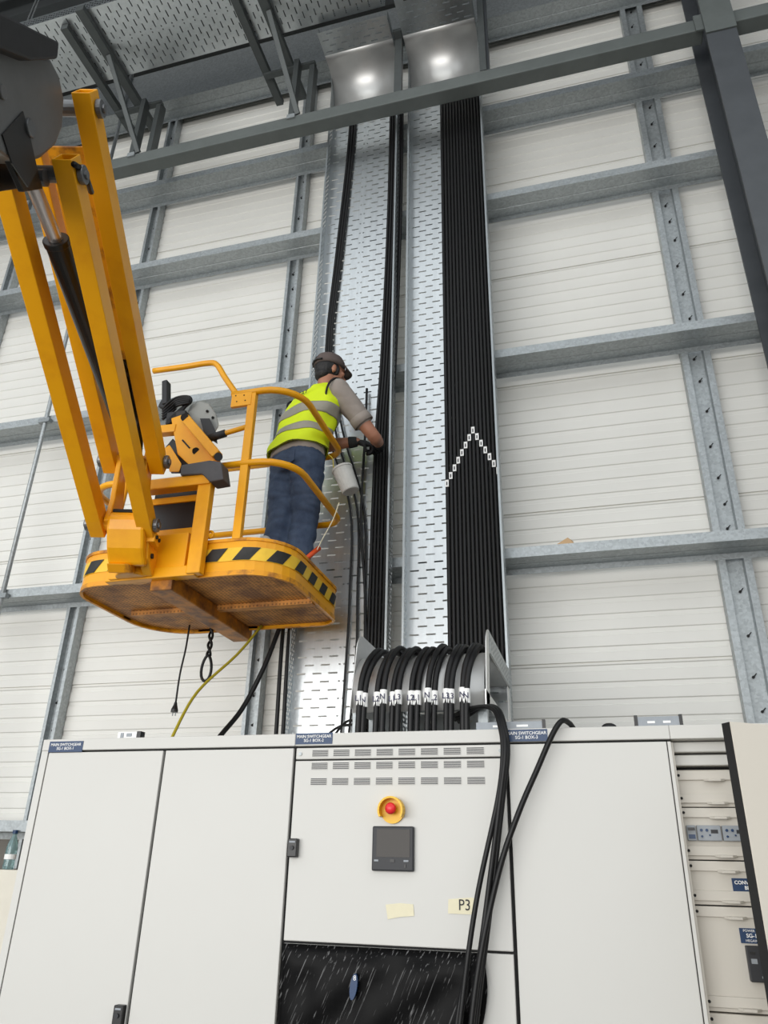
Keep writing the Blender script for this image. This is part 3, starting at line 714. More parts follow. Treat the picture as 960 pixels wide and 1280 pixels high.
# cylinder between the links
MB().prism([onS(px, py, .08) for px, py in ((28,139),(37,172),(46,212),(34,234),(14,204),(2,168))], lambda t, u, ss: P(ss, t, u), .0785, .083).build('clevis_plate', 'black', lift)
c0 = P(0, *onS(40, 228, 0)); cj = P(0, *onS(71, 303, 0)); c1_ = P(0, *onS(150, 520, 0))
cyo = MB().cyl(cj, c1_, .046, 24).tube([cj + (cj-c1_).normalized()*.015, cj - (cj-c1_).normalized()*.012], .050, 24).build('lift_cylinder', 'black', lift, smooth=False, bevel=.004, label='black hydraulic cylinder')
MB().cyl(c0, cj, .027, 28).build('piston_rod', 'chrome', cyo, label='polished piston rod')
MB().cyl(P(-.05, *onS(40, 222, 0)), P(.05, *onS(40, 222, 0)), .03, 14).build('clevis_pin', 'steel_pin', cyo)
# hoses along the cylinder
for i in range(3):
    q = [P(.02+.02*i, *along(UP, .36, .01)), P(.03+.02*i, *along(UP, .27, -.05)), P(.04+.015*i, *along(UP, .18, -.02)), P(.05, *along(UP, .08, -.03+.02*i)), P(.03+.02*i, .02, .22), P(.05, .10, .20)]
    MB().tube(cr(q, 6), .010, 7).build('hose', 'cable', lift, smooth=True)
q = [P(.16, *onS(92, 205, .16)), P(.165, *onS(104, 214, .165)), P(.16, *onS(110, 228, .16)), P(.14, *onS(114, 240, .14))]
MB().tube(cr(q, 6), .011, 7).build('hose', 'cable', lift, smooth=True)
# rotator casting between lower and upper pins
slab(-.060, .120, [(-.052, .02), (-.03, .055), (.04, .06), (.10, .0), (.14, -.08), (.13, -.165), (.06, -.185), (.0, -.12), (-.04, -.04)], 'rotator_block', 'yellow', .014)
for s in (-.078, .052):
    slab(s, s+.026, [(-.05, .0), (-.035, .05), (-.02, .13), (-.03, UP-.02), (-.02, UP+.05), (.03, UP+.05), (.06, UP-.02), (.10, .16), (.11, .02), (.05, -.05)], 'rotator_cheek', 'yellow', .006)
slab(-.05, .05, [(-.02, .06), (.06, .07), (.06, .085), (-.02, .075)], 'rotator_slot', 'gap', 0)
slab(-.055, .055, [(.03, -.188), (.125, -.168), (.135, -.195), (.07, -.222)], 'rotator_foot', 'yellow_worn', .006)
slab(.085, .16, [(.02, -.02), (.10, -.02), (.10, -.075), (.02, -.075)], 'bolt_plate', 'yellow', .004)
for t_ in (.04, .08):
    MB().cyl(P(.161, t_, -.045), P(.168, t_, -.045), .010, 8).build('bolt', 'gap', lift)
slab(.082, .13, [(.03, -.07), (.24, -.06), (.24, -.18), (.16, -.20), (.06, -.15)], 'slew_bracket', 'yellow', .006)
MB().cyl(P(.131, .10, -.12), P(.140, .10, -.12), .013, 10).build('bolt', 'gap', lift)
MB().cyl(P(.02, .21, -.20), P(.02, .21, .05), .085, 24).build('slew_hub', 'yellow', lift, bevel=.006)

# platform basket
X0, X1, Y0, Y1, ZF = -2.605, -1.405, 3.14, 4.03, 2.90
def outline(x0, x1, y0, y1, rad, n=8):
    rads = rad if isinstance(rad, tuple) else (rad,)*4      # near-left, near-right, far-right, far-left
    pts = []
    for (cxx, cyy, a0, r) in ((x0+rads[0], y0+rads[0], math.pi, rads[0]), (x1-rads[1], y0+rads[1], 1.5*math.pi, rads[1]),
                              (x1-rads[2], y1-rads[2], 0, rads[2]), (x0+rads[3], y1-rads[3], .5*math.pi, rads[3])):
        for k in range(n+1):
            a = a0 + math.pi/2*k/n; pts.append((cxx + r*math.cos(a), cyy + r*math.sin(a)))
    return pts
OUT = outline(X0, X1, Y0, Y1, (.20, .24, .12, .30))
MB().prism(OUT, lambda x, y, t: V((x, y, t)), ZF, ZF+.03).build('platform_floor', 'under', lift, label='dirty brown expanded-metal floor seen from below')
def ring_wall(off, z0, z1, name, m, parent, thick=.01, a=0, bq=None):
    pts = OUT[a:bq] if bq else OUT
    n = len(OUT); b = MB(); cen = V(((X0+X1)/2, (Y0+Y1)/2))
    def offp(p, i):
        q0 = V(OUT[(i-1) % n]); q1 = V(OUT[(i+1) % n]); t = (q1-q0).normalized(); nn_ = V((t.y, -t.x))
        return V(p) + nn_*off
    idx = range(a, bq) if bq else range(n)
    loops = []
    for i in idx:
        p = offp(OUT[i], i); inn = offp(OUT[i], i) - (offp(OUT[i], i) - V(OUT[i]))*0
        q0 = V(OUT[(i-1) % n]); q1 = V(OUT[(i+1) % n]); t = (q1-q0).normalized(); nn_ = V((t.y, -t.x))
        pin = p - nn_*thick
        loops.append([V((p.x, p.y, z0)), V((p.x, p.y, z1)), V((pin.x, pin.y, z1)), V((pin.x, pin.y, z0))])
    if not bq: loops.append(loops[0])
    b.loft(loops, cap=bool(bq)); return b.build(name, m, parent)
toe = ring_wall(.002, ZF-.012, ZF+.172, 'toe_board', 'yellow', lift, .012)
ring_wall(.008, ZF+.160, ZF+.176, 'toe_rim', 'yellow_worn', toe, .02)
ring_wall(.006, ZF-.02, ZF+.005, 'floor_rim', 'yellow_worn', toe, .016)
# hazard band and its stripes along the near side and the right end
path = []
n = len(OUT)
def perim():
    seq = OUT[4:9] + OUT[9:18] + OUT[18:24]
    res = []
    for a_, c_ in zip(seq, seq[1:]):
        m_ = max(1, int((V(c_)-V(a_)).length/.012))
        for k in range(m_): res.append(V(a_).lerp(V(c_), k/m_))
    res.append(V(seq[-1]))
    return [(res[max(i-1,0)] + res[i]*2 + res[min(i+1,len(res)-1)])/4 for i in range(len(res))]
PR = perim(); acc = [0]
for a_, c_ in zip(PR, PR[1:]): acc.append(acc[-1] + (c_-a_).length)
def pat(s, off):
    s = max(0, min(acc[-1], s))
    for i in range(len(acc)-1):
        if acc[i+1] >= s:
            f = (s-acc[i])/max(1e-9, acc[i+1]-acc[i]); p = PR[i].lerp(PR[i+1], f)
            t = (PR[min(i+2, len(PR)-1)] - PR[max(i-1, 0)]).normalized(); return p + V((t.y, -t.x))*off
    return PR[-1]
def stripe(s0, s1, slant, name, m, parent, z0, z1, off):
    b = MB(); k = max(2, int((s1-s0)/.010)); lo = []; hi = []
    for i in range(k+1):
        s = s0 + (s1-s0)*i/k; p = pat(s, off); q = pat(s+slant, off)
        lo.append(V((p.x, p.y, z0))); hi.append(V((q.x, q.y, z1)))
    b.add(lo + hi, [(i, i+1, k+2+i, k+1+i) for i in range(k)]); return b.build(name, m, parent, solid=.0012)
SB = acc[-1]
for s0, s1 in ((.0, .40), (.70, SB-.03)):
    hb = stripe(s0, s1, 0, 'hazard_band', 'hazard_yellow', lift, ZF+.055, ZF+.125, .005)
    s = s0 + .03
    while s + .135 < s1:
        stripe(s, s+.085, .05, 'hazard_stripe', 'hazard_black', hb, ZF+.057, ZF+.123, .0085); s += .165
# underside frame
MB().box((-2.09, Y0-.02, ZF-.075), (-1.97, Y1+.04, ZF-.001)).build('floor_beam', 'beam_worn', lift, bevel=.006)
MB().box((X0+.10, 3.60, ZF-.028), (-2.09, 3.65, ZF-.001)).build('floor_joist', 'under', lift)
MB().box((-1.97, 3.60, ZF-.028), (X1-.01, 3.65, ZF-.001)).build('floor_joist', 'under', lift)
# frame at the near side: heavy post, pockets
MB().bar((-1.833, Y0-.05, ZF-.02), (-1.833, Y0-.05, ZF+.60), .075, .05, (0, 1, 0)).build('mount_post', 'yellow', lift, bevel=.006)
MB().bar((-2.27, Y0-.05, ZF-.02), (-2.27, Y0-.05, ZF+.20), .06, .05, (0, 1, 0)).build('mount_post', 'yellow', lift, bevel=.006)
MB().box((-2.33, Y0-.06, ZF-.025), (-1.83, Y0-.012, ZF+.03)).build('mount_sill', 'yellow', lift, bevel=.005)
MB().box((-2.12, Y0-.045, ZF+.0), (-1.90, Y0-.010, ZF+.215)).build('mount_plate', 'yellow', lift, bevel=.005)
MB().bar((-2.25, Y0-.05, ZF+.49), (-1.80, Y0-.05, ZF+.49), .07, .06).build('mount_crossbar', 'yellow', lift, bevel=.006)
MB().prism([tuple(at(px, py, Y0-.10).xz) for px, py in ((226,581),(262,575),(276,577),(279,599),(262,602),(252,592),(225,594))], lambda x, z, t: V((x, Y0-.10+t, z)), 0, .09).build('step_block', 'charcoal', lift, bevel=.006, label='charcoal plastic step block')
# rails
RZ = 3.945
def rail(name, pts, r=.019, **k): return MB().tube(pts, r, 10).build(name, 'yellow', lift, smooth=True, **k)
def arcpts(c, r, a0, a1, z, n=7): return [(c[0]+r*math.cos(a0+(a1-a0)*k/n), c[1]+r*math.sin(a0+(a1-a0)*k/n), z) for k in range(n+1)]
xr, yn, yf = X1+.005, Y0, 3.92
def rails(z, xl, nm, yfar):
    pts = [(xl, yn, z)] + arcpts((xr-.2, yn+.2), .2, -math.pi/2, 0, z) + arcpts((xr-.10, yfar-.10), .10, 0, math.pi/2, z) + [(X0+.2, yfar, z)]
    rail(nm, pts)
rails(RZ, -1.78, 'top_rail', 3.92); rails(3.50, -1.80, 'mid_rail', 3.97)
rail('left_rail', [(-2.33, yn, 3.47)] + arcpts((X0+.17, yn+.16), .16, -math.pi/2, -math.pi, 3.47) + [(X0+.01, 3.6, 3.47), (X0+.05, 3.9, 3.47)])
rail('left_rail', [(-2.40, yn+.05, ZF+.17), (-2.38, yn+.02, 3.30), (-2.35, yn, 3.47)])
rail('console_guard', cr([(-2.31, yn, 4.195), (-2.10, yn, 4.19), (-1.97, yn, 4.19), (-1.905, yn, 4.17), (-1.84, yn, 4.07), (-1.755, yn, RZ)], 6), .017)
MB().bar((-1.655, Y0+.005, ZF+.17), (-1.655, Y0+.005, RZ-.01), .045, .035, (0, 1, 0)).build('rail_post', 'yellow', lift, bevel=.004)
MB().bar((-1.60, 3.93, ZF+.10), (-1.60, 3.93, RZ-.05), .04, .035, (0, 1, 0)).build('rail_post', 'yellow', lift, bevel=.004)
MB().bar((-2.38, 3.93, ZF+.10), (-2.38, 3.93, RZ-.4), .04, .035, (0, 1, 0)).build('rail_post', 'yellow', lift, bevel=.004)
gp = MB().box((-1.775, Y0-.016, 3.855), (-1.655, Y0+.004, 3.945)).build('gate_plate', 'yellow', lift, bevel=.003)
for x, z in ((-1.75, 3.925), (-1.70, 3.92), (-1.74, 3.885), (-1.69, 3.885)):
    MB().cyl((x, Y0-.018, z), (x, Y0-.015, z), .004, 6).build('rivet', 'gap', gp)
rail('hinge_rail', [(-1.94, Y0, 3.66), (-1.86, Y0, 3.69), (-1.67, Y0, 3.725)], .014)
MB().tube([(-1.885, Y0-.004, 3.68), (-1.79, Y0-.004, 3.70)], .021, 10).build('rail_sleeve', 'rubber', lift, smooth=True)
MB().tube([(-1.80+.018*math.cos(a), Y0-.01, ZF+.205+.018*math.sin(a)) for a in [k*math.pi/6 for k in range(12)]], .007, 6, closed=True).build('lanyard_ring', 'yellow', lift, smooth=True)
# black net pouch with two yellow bars, far rail pipe
pch = MB().box((-2.2, Y0+.05, ZF+.13), (-1.875, Y0+.10, ZF+.51)).build('storage_pouch', 'black', lift, bevel=.01, label='black pouch with yellow straps')
MB().box((-2.21, Y0+.038, ZF+.435), (-1.87, Y0+.049, ZF+.470)).build('strap', 'yellow', pch)
MB().box((-2.21, Y0+.038, ZF+.245), (-1.87, Y0+.049, ZF+.280)).build('strap', 'yellow', pch)
MB().tube([(-2.1, 3.95, 3.33), (-1.62, 3.95, 3.335)], .017, 8).build('far_pipe', 'black', lift, smooth=True)
# console: tilted yellow bracket, grey shell, lever, hoses
def K(px, py, y): return at(px, py, y)
kb = MB().prism([(214, 523), (232, 517), (272, 560), (276, 578), (262, 596), (246, 590), (222, 568)], lambda u, v, t: K(u, v, Y0 - .03 + t), 0, .03).build('console_bracket', 'yellow', lift, bevel=.004)
MB().bar(K(233, 524, Y0-.06), K(272, 570, Y0-.06), .05, .05).build('console_arm', 'yellow', kb, bevel=.006)
for kx, ky in ((231, 522), (273, 571)): MB().cyl(K(kx, ky, Y0-.09), K(kx, ky, Y0-.03), .022, 14).build('arm_pivot', 'rubber', kb)
MB().bar(K(228, 550, Y0-.032), K(237, 560, Y0-.032), .006, .008).build('slot', 'gap', kb)
MB().cyl(K(245, 564, Y0-.034), K(245, 564, Y0-.025), .020, 14).build('hole', 'gap', kb)
MB().bar(K(182, 541, Y0-.01), K(222, 537, Y0-.01), .05, .05).build('console_beam', 'yellow', lift, bevel=.005)
cs = MB().prism([(232, 520), (238, 507), (250, 501), (262, 505), (270, 517), (274, 532), (266, 545), (250, 548), (236, 535)], lambda u, v, t: K(u, v, Y0 + .03 + t), 0, .22).build('console_shell', 'console', lift, bevel=.012, label='grey control console shell')
for px, py in ((259, 514), (266, 522)):
    MB().cyl(K(px, py, Y0+.022), K(px, py, Y0+.032), .008, 8).build('indicator', 'black', cs)
MB().prism([(250, 523), (262, 523), (270, 540), (272, 555), (256, 545)], lambda u, v, t: K(u, v, Y0 + .0 + t), 0, .02).build('console_flap', 'black', cs)
MB().bar(K(208, 507, Y0+.02), K(208, 478, Y0+.02), .034, .05, (0, 1, 0)).bar(K(201, 505, Y0+.02), K(216, 508, Y0+.02), .03, .05).build('control_lever', 'rubber', lift, bevel=.006, label='black control lever')
for i in range(5):
    q = [K(203, 512+3*i, Y0-.02), K(210+2*i, 504+2*i, Y0-.03+.01*i), K(222, 497+2.5*i, Y0-.02), K(236, 496+2*i, Y0-.01), K(238-2*i, 503+i, Y0), K(224, 513+2*i, Y0-.01), K(210, 526+i, Y0-.02)]
    MB().tube(cr(q, 6), .0085, 7).build('console_hose', 'cable', lift, smooth=True)
MB().box(tuple(K(206, 530, Y0-.02)), tuple(K(232, 512, Y0-.02) + V((0, .08, 0)))).build('hose_block', 'rubber', lift, bevel=.006)
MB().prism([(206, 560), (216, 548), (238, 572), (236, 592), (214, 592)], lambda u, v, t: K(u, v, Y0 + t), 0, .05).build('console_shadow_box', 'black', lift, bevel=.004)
MB().prism([(206, 560), (212, 556), (227, 580), (224, 590), (212, 590)], lambda u, v, t: K(u, v, Y0 - .06 + t), 0, .02).build('pivot_bracket', 'yellow', lift, bevel=.004)

# things hanging from the platform
def hung(name, lab, cat, pts, r, m, base=None):
    p = cr(pts, 6); o = tag(MB().tube(p, r, 7).build(name, m, smooth=True, loc=p[0]), lab, cat); return o
t = thing('plug_lead', 'thin black lead with a plug hanging under the platform', 'cable', (-2.34, 3.9, 2.88))
MB().tube(cr([(-2.30, 3.9, 2.895), (-2.305, 3.9, 2.75), (-2.32, 3.9, 2.60), (-2.322, 3.9, 2.43)], 5), .0055, 6).build('lead', 'cable', t, smooth=True)
MB().tube([(-2.322, 3.9, 2.44), (-2.322, 3.9, 2.425), (-2.323, 3.9, 2.40), (-2.323, 3.9, 2.385)], [.008, .011, .020, .021], 10).build('plug', 'black', t, smooth=False)
MB().cyl((-2.332, 3.9, 2.365), (-2.332, 3.9, 2.386), .003, 6).cyl((-2.314, 3.9, 2.365), (-2.314, 3.9, 2.386), .003, 6).build('plug_pin', 'galv', t)
t = thing('rope_loop', 'twisted black rope ending in an eye, hanging under the platform', 'rope', (-2.17, 3.92, 2.9))
for s in (0, math.pi):
    MB().tube([(-2.162 + .010*math.cos(k*.6+s), 3.92 + .010*math.sin(k*.6+s), 2.895 - k*.011) for k in range(18)], .008, 6).build('strand', 'cable', t, smooth=True)
MB().tube([(-2.165 + .036*math.sin(a)*(.55+.45*math.sin(a/2)), 3.92, 2.575 + (.075 if math.cos(a) > 0 else .075)*math.cos(a) + .06) for a in [k*math.pi/10 for k in range(20)]], .0085, 7, closed=True).build('eye', 'cable', t, smooth=True)
hung('earth_lead', 'yellow-green lead slanting from the platform to the switchgear top', 'cable', [(-1.88, 4.0, 2.895), (-1.97, 3.9, 2.7), (-2.08, 3.7, 2.45), (-2.07, 3.5, 2.2), (-2.06, 3.45, 2.11)], .008, 'yellowgreen')
hung('slanting_cable', 'thick black cable slanting from the platform down behind BOX-1', 'cable', [(-1.775, 4.05, 2.93), (-1.84, 4.0, 2.65), (-1.93, 3.95, 2.40), (-1.99, 3.8, 2.2), (-2.02, 3.7, 2.0)], .014, 'cable')
for i in range(2):
    x = -1.785 + i*.042
    hung('vertical_cable', '%s black cable of the pair running down beside the left tray' % ['left', 'right'][i], 'cable', [(x-.03, 4.16, 3.6), (x-.01, 4.12, 3.1), (x, 4.1, 2.7), (x+.008, 4.1, 2.3), (x+.01, 4.1, 2.0)], .0125, 'cable')
for i in range(2):
    hung('loose_wire', ['upper', 'lower'][i] + ' thin black wire curling behind the chute at left', 'cable', [(-1.30-.1*i, 3.62, 2.11), (-1.22, 3.5, 2.17+.03*i), (-1.12, 3.4, 2.22-.02*i), (-1.02, 3.32, 2.18), (-.98, 3.3, 2.11)], .006, 'cable')

# ------------------------------------------------------------------ worker
FZ = ZF + .031
Fd = V((.45, .893, 0)).normalized(); Rd = V((Fd.y, -Fd.x, 0))
def ell(c, w, d, ax=None, fx=None, n=20, p=2.0):
    ax = ax or Rd; fx = fx or Fd; out = []
    for k in range(n):
        a = 2*math.pi*k/n; ca, sa = math.cos(a), math.sin(a)
        x = math.copysign(abs(ca)**(2/p), ca)*w; y = math.copysign(abs(sa)**(2/p), sa)*d
        out.append(V(c) + ax*x + fx*y)
    return out
def limb(b, pts, rads, n=14, sub=4, flat=1.0):
    """tapered limb through joints"""
    rr = cr([(r, 0, 0) for r in rads], sub); pp = cr(pts, sub)
    b.tube(pp, [q.x for q in rr], n); b.ball(pp[0], *(rads[0],)*3); b.ball(pp[-1], *(rads[-1],)*3)
def fuse(b, name, m, parent, vox, sm=4, loc=None, smooth_f=.5):
    """several closed shapes become one continuous surface"""
    me = b.mesh(name, m); t = bpy.data.objects.new('tmp', me); COL.objects.link(t)
    md = t.modifiers.new('r', 'REMESH'); md.mode = 'VOXEL'; md.voxel_size = vox; md.use_smooth_shade = True
    md = t.modifiers.new('s', 'SMOOTH'); md.factor = smooth_f; md.iterations = sm
    C.view_layer.update()
    me2 = bpy.data.meshes.new_from_object(t.evaluated_get(C.evaluated_depsgraph_get()))
    bpy.data.objects.remove(t)
    base = V(loc) if loc is not None else wloc(parent)
    me2.transform(Matrix.Translation(-base)); me2.name = name
    me2.materials.clear(); me2.materials.append(M[m])
    for p in me2.polygons: p.use_smooth = True
    o = bpy.data.objects.new(name, me2); COL.objects.link(o)
    if parent: o.parent = parent
    else: o.location = base
    return o
from mathutils import noise as mnoise
def wrinkle(o, amp, fr):
    me = o.data; nrm = [V(v.normal) for v in me.vertices]
    for v, n_ in zip(me.vertices, nrm):
        q = V((v.co.x*fr[0] + v.co.z*4, v.co.y*fr[1], v.co.z*fr[2])); v.co += n_*(amp*(abs(mnoise.noise(q))*1.6 - .35))
    return o
# joints
DP = V((-.05, .09, .06))
pel = DP + V((-1.575, 3.655, 3.79)); wai = DP + V((-1.56, 3.66, 3.93)); che = DP + V((-1.515, 3.69, 4.12)); shl = DP + V((-1.485, 3.71, 4.25))
nek = DP + V((-1.465, 3.735, 4.33)); hea = DP + V((-1.437, 3.755, 4.475))
shR = shl + Rd*.175 + V((0, 0, -.012)); shL = shl - Rd*.175 + V((0, 0, -.005))
elR = V((-1.185, 3.86, 4.025)); wrR = V((-1.19, 4.045, 4.06)); 
elL = V((-1.56, 3.99, 4.08)); wrL = V((-1.345, 4.03, 4.10))
hipR = pel + Rd*.085 + V((0, 0, -.03)); hipL = pel - Rd*.085 + V((0, 0, -.03))
knR = V((-1.52, 3.70, 3.40)); knL = V((-1.675, 3.70, 3.40)); anR = V((-1.60, 3.74, FZ+.09)); anL = V((-1.745, 3.74, FZ+.09))
knR = knR + DP*.7; knL = knL + DP*.7
# head axes: turned a little further right, nodded down
Fh = V((.66, .75, -.06)).normalized(); Rh = V((Fh.y, -Fh.x, 0)).normalized(); Uh = Rh.cross(Fh).normalized()
RH = Matrix((Rh, Fh, Uh)).transposed()
def H(x, y, z): return hea + Rh*x + Fh*y + Uh*z
b = MB()
b.ball(H(0, -.012, .025), .074, .094, .095, rot=RH); b.ball(H(0, .025, -.05), .056, .062, .068, rot=RH)     # skull, jaw
b.ball(H(0, .075, -.088), .024, .020, .022, rot=RH)                                                        # chin
b.tube([H(0, .083, .022), H(0, .108, -.018), H(0, .100, -.032)], [.008, .016, .012], 8)                     # nose
b.ball(H(0, .082, -.058), .024, .012, .010, rot=RH)                                                         # lips
b.ball(H(0, .078, .040), .052, .018, .012, rot=RH)                                                          # brow
for s in (-1, 1):
    b.ball(H(s*.075, -.012, -.012), .009, .020, .034, rot=RH); b.ball(H(s*.04, .066, -.01), .022, .018, .02, rot=RH)
limb(b, [nek - V((0, 0, .06)), nek + V((.005, .004, .03)), H(0, -.02, -.05)], [.062, .054, .056])
rings = []
for c, w, d in ((pel-V((0,0,.08)), .15, .11), (pel, .165, .115), (wai, .15, .105), (che, .175, .12), (shl, .16, .095), (shl+V((.01,.01,.05)), .09, .065)): rings.append(ell(c, w, d, p=2.4))
b.loft(rings)
for sh, el, wr in ((shR, elR, wrR), (shL, elL, wrL)):
    limb(b, [sh, sh.lerp(el, .5), el, el.lerp(wr, .4), wr], [.058, .050, .041, .041, .028])
for hp, kn, an in ((hipR, knR, anR), (hipL, knL, anL)):
    limb(b, [hp, hp.lerp(kn, .5), kn, kn.lerp(an, .35), an], [.085, .075, .055, .055, .038])
man = fuse(b, 'person', 'skin', None, .009, 3, loc=(-1.62, 3.68, FZ))
tag(man, 'worker in yellow vest, grey cap and jeans, in the lift basket reaching to the tray', 'person')
for s in (-1, 1):
    e = MB().ball(H(s*.030, .070, .006), .011, .009, .009, rot=RH).build('eye', 'white', man, smooth=True)
    MB().ball(H(s*.030, .0765, .006), .005, .004, .005, rot=RH).build('iris', 'gap', e, smooth=True)
# hair: fringe round the back and sides below the cap
b = MB(); b.ball(H(0, -.022, .012), .081, .092, .088, rot=RH); b.ball(H(0, -.055, -.045), .060, .048, .042, rot=RH)
b.ball(H(.055, .02, -.005), .024, .014, .042, rot=RH); b.ball(H(-.055, .02, -.005), .024, .014, .042, rot=RH)
fuse(b, 'hair', 'hair', man, .007, 2)
# cap with adjuster gap at the back and a peak
b = MB(); rings = []
for z, w, d, off in ((.030, .0855, .1065, 0), (.055, .0865, .107, 0), (.08, .083, .102, 0), (.105, .072, .088, -.002), (.122, .052, .065, -.004), (.132, .02, .03, -.004)):
    rings.append([H(w*math.cos(a), -.010 + off + d*math.sin(a), z + .010*math.sin(a)*(1 if z < .06 else .4)) for a in [2*math.pi*k/28 for k in range(28)]])
b.loft(rings); cap = b.build('cap', 'cap', man, smooth=True, label='grey-brown cap with a dark adjuster gap at the back')
pk = MB(); r1 = [H(.080*math.sin(a), .045 + .050*math.cos(a), .046) for a in [math.radians(-80 + 16*k) for k in range(11)]]
r2 = [H(.066*math.sin(a), .075 + .080*math.cos(a), .034 - .010*abs(math.sin(a))) for a in [math.radians(-80 + 16*k) for k in range(11)]]
pk.loft([[p, q] for p, q in zip(r1, r2)], cap=False); pk.build('peak', 'cap', cap, smooth=True, solid=.006)
gapm = MB(); gp_ = [H(.052*math.cos(a), -.113 + .030*abs(math.cos(a))**2, .034 + .042*max(0, math.sin(a))) for a in [math.pi*k/10 for k in range(11)]]
gapm.add(gp_, [tuple(range(11))]); gapm.build('adjuster_gap', 'hair', cap, solid=.008)
MB().tube([H(-.058, -.098, .034), H(-.03, -.118, .036), H(0, -.124, .036), H(.03, -.118, .036), H(.058, -.098, .034)], .007, 6).build('adjuster_strap', 'black', cap, smooth=True)
# grey t-shirt: torso, collar and sleeves as one surface
b = MB(); rings = []
for c, w, d in ((pel+V((-.005,0,-.005)), .188, .138), (pel+V((0,0,.06)), .18, .132), (wai, .170, .124), (che, .192, .132), (shl-V((0,0,.02)), .185, .112), (shl+V((.008,.01,.035)), .13, .085), (nek+V((0,0,.012)), .070, .068)): rings.append(ell(c, w, d, p=2.4))
b.loft(rings)
for sh, el in ((shR, elR), (shL, elL)):
    limb(b, [sh - V((0,0,.01)), sh.lerp(el, .35), sh.lerp(el, .66)], [.080, .072, .064])
shirt = wrinkle(fuse(b, 't_shirt', 'shirt', man, .010, 4), .006, (11, 11, 16))
cuff = MB().tube([shR.lerp(elR, .58), shR.lerp(elR, .74)], [.066, .067], 16, cap=False).build('sleeve_cuff', 'shirt', shirt, smooth=True, solid=.004)
# vest
VR = [(pel+V((-.005,0,.03)), .204, .152), (pel+V((0,0,.09)), .197, .147), (wai, .192, .143), (wai.lerp(che,.5), .198, .146), (che, .205, .149), (che.lerp(shl,.55), .199, .140), (shl-V((0,0,.01)), .178, .124), (shl+V((.008,.01,.035)), .138, .098), (nek+V((-.004,-.004,-.012)), .094, .084), (nek+V((0,0,.0)), .078, .076)]
def vest_at(f):
    f = max(0, min(len(VR)-1.0001, f)); i = int(f); g = f-i
    a_ = VR[max(i-1,0)]; p_ = VR[i]; q_ = VR[i+1]; d_ = VR[min(i+2, len(VR)-1)]
    def h(a, p, q, d): return 0.5*((2*p)+(q-a)*g+(2*a-5*p+4*q-d)*g*g+(3*p-a-3*q+d)*g**3)
    return h(a_[0], p_[0], q_[0], d_[0]), h(a_[1], p_[1], q_[1], d_[1]), h(a_[2], p_[2], q_[2], d_[2])
def vring(f, off=0):
    c, w, d = vest_at(f); r = ell(c, w+off, d+off, n=36, p=2.3)
    return [p + (p-c).normalized()*(.005*math.sin(k*1.1 + f*1.9) + .004*math.sin(k*.7 - f*2.7)) for k, p in enumerate(r)]
b = MB(); b.loft([vring(k*.25) for k in range(int((len(VR)-1)*4)+1)], cap=False)
vest = b.build('hi_vis_vest', 'vest', man, smooth=True, solid=.004, label='fluorescent yellow sleeveless vest')
for f0, f1 in ((1.62, 2.32), (3.10, 3.85)):
    b = MB(); b.loft([vring(f0 + (f1-f0)*k/6, .0045) for k in range(7)], cap=False); b.build('reflective_band', 'reflect', vest, smooth=True, solid=.002, label='grey reflective band')
b = MB(); b.loft([vring(0, .003), vring(.10, .003)], cap=False); b.build('hem_trim', 'gap', vest, solid=.003)
def armhole(sh, el, s):
    ax = ((el - sh).normalized()*.45 + Rd*s).normalized(); c = sh + V((0, 0, -.035)) + Rd*(s*-.016); u = V((0, 0, 1)); u = (u - ax*u.dot(ax)).normalized(); w = ax.cross(u)
    MB().tube([c + u*(.112*math.cos(a)) + w*(.104*math.sin(a)) for a in [2*math.pi*k/24 for k in range(24)]], .007, 6, closed=True).build('armhole_trim', 'gap', vest, smooth=True, label='black armhole trim')
armhole(shR, elR, 1); armhole(shL, elL, -1)
# back print
fc, fw, fdp = vest_at(5.05)
tb = fc - Fd*(fdp+.012) + Rd*.02
yaw = math.atan2(Rd.y, Rd.x)
text('TISAY', .052, tb, (math.pi/2 - .22, .0, yaw), 'ink', vest, sx=1.0)
text('BDE', .024, fc - Fd*(vest_at(4.7)[2]+.012) + Rd*.03 - V((0,0,.055)), (math.pi/2 - .15, .0, yaw), 'reflect', vest)
# jeans
b = MB(); rings = []
for c, w, d in ((pel+V((0,0,.06)), .172, .124), (pel, .182, .135), (pel-V((0,0,.07)), .178, .135), (pel-V((0,0,.12)), .15, .11)): rings.append(ell(c, w, d, p=2.4))
b.loft(rings)
for hp, kn, an in ((hipR, knR, anR), (hipL, knL, anL)):
    limb(b, [hp-V((0,0,.02)), hp.lerp(kn, .5), kn, kn.lerp(an, .5), an-V((0,0,.03))], [.108, .098, .080, .078, .072])
jeans = wrinkle(fuse(b, 'jeans', 'denim', man, .010, 3), .010, (7, 7, 19))
for s in (1,):
    c = pel - Fd*.126 + Rd*(s*.078) - V((0, 0, .05)); up_ = V((0, 0, 1))
    def onhip(x, z):
        xx = s*.066 + x; return pel + Rd*xx - Fd*(.130*max(0, 1-(abs(xx)/.19)**2.4)**(1/2.4)) + up_*(z-.05)
    q = [onhip(x, z) for x, z in ((-.042,.045),(.0,.045),(.042,.045),(.042,-.04),(0,-.06),(-.042,-.04))]
    MB().add(q, [(0,1,4,5),(1,2,3,4)]).build('back_pocket', 'denim', jeans, solid=.006)
for an in (anR, anL):
    b = MB(); b.ball(an + Fd*.05 - V((0,0,.05)), .048, .12, .042, rot=Matrix((Rd, Fd, V((0,0,1)))).transposed()); b.ball(an + Fd*-.01 - V((0,0,.01)), .05, .055, .05)
    fuse(b, 'boot', 'rubber', man, .010, 2)
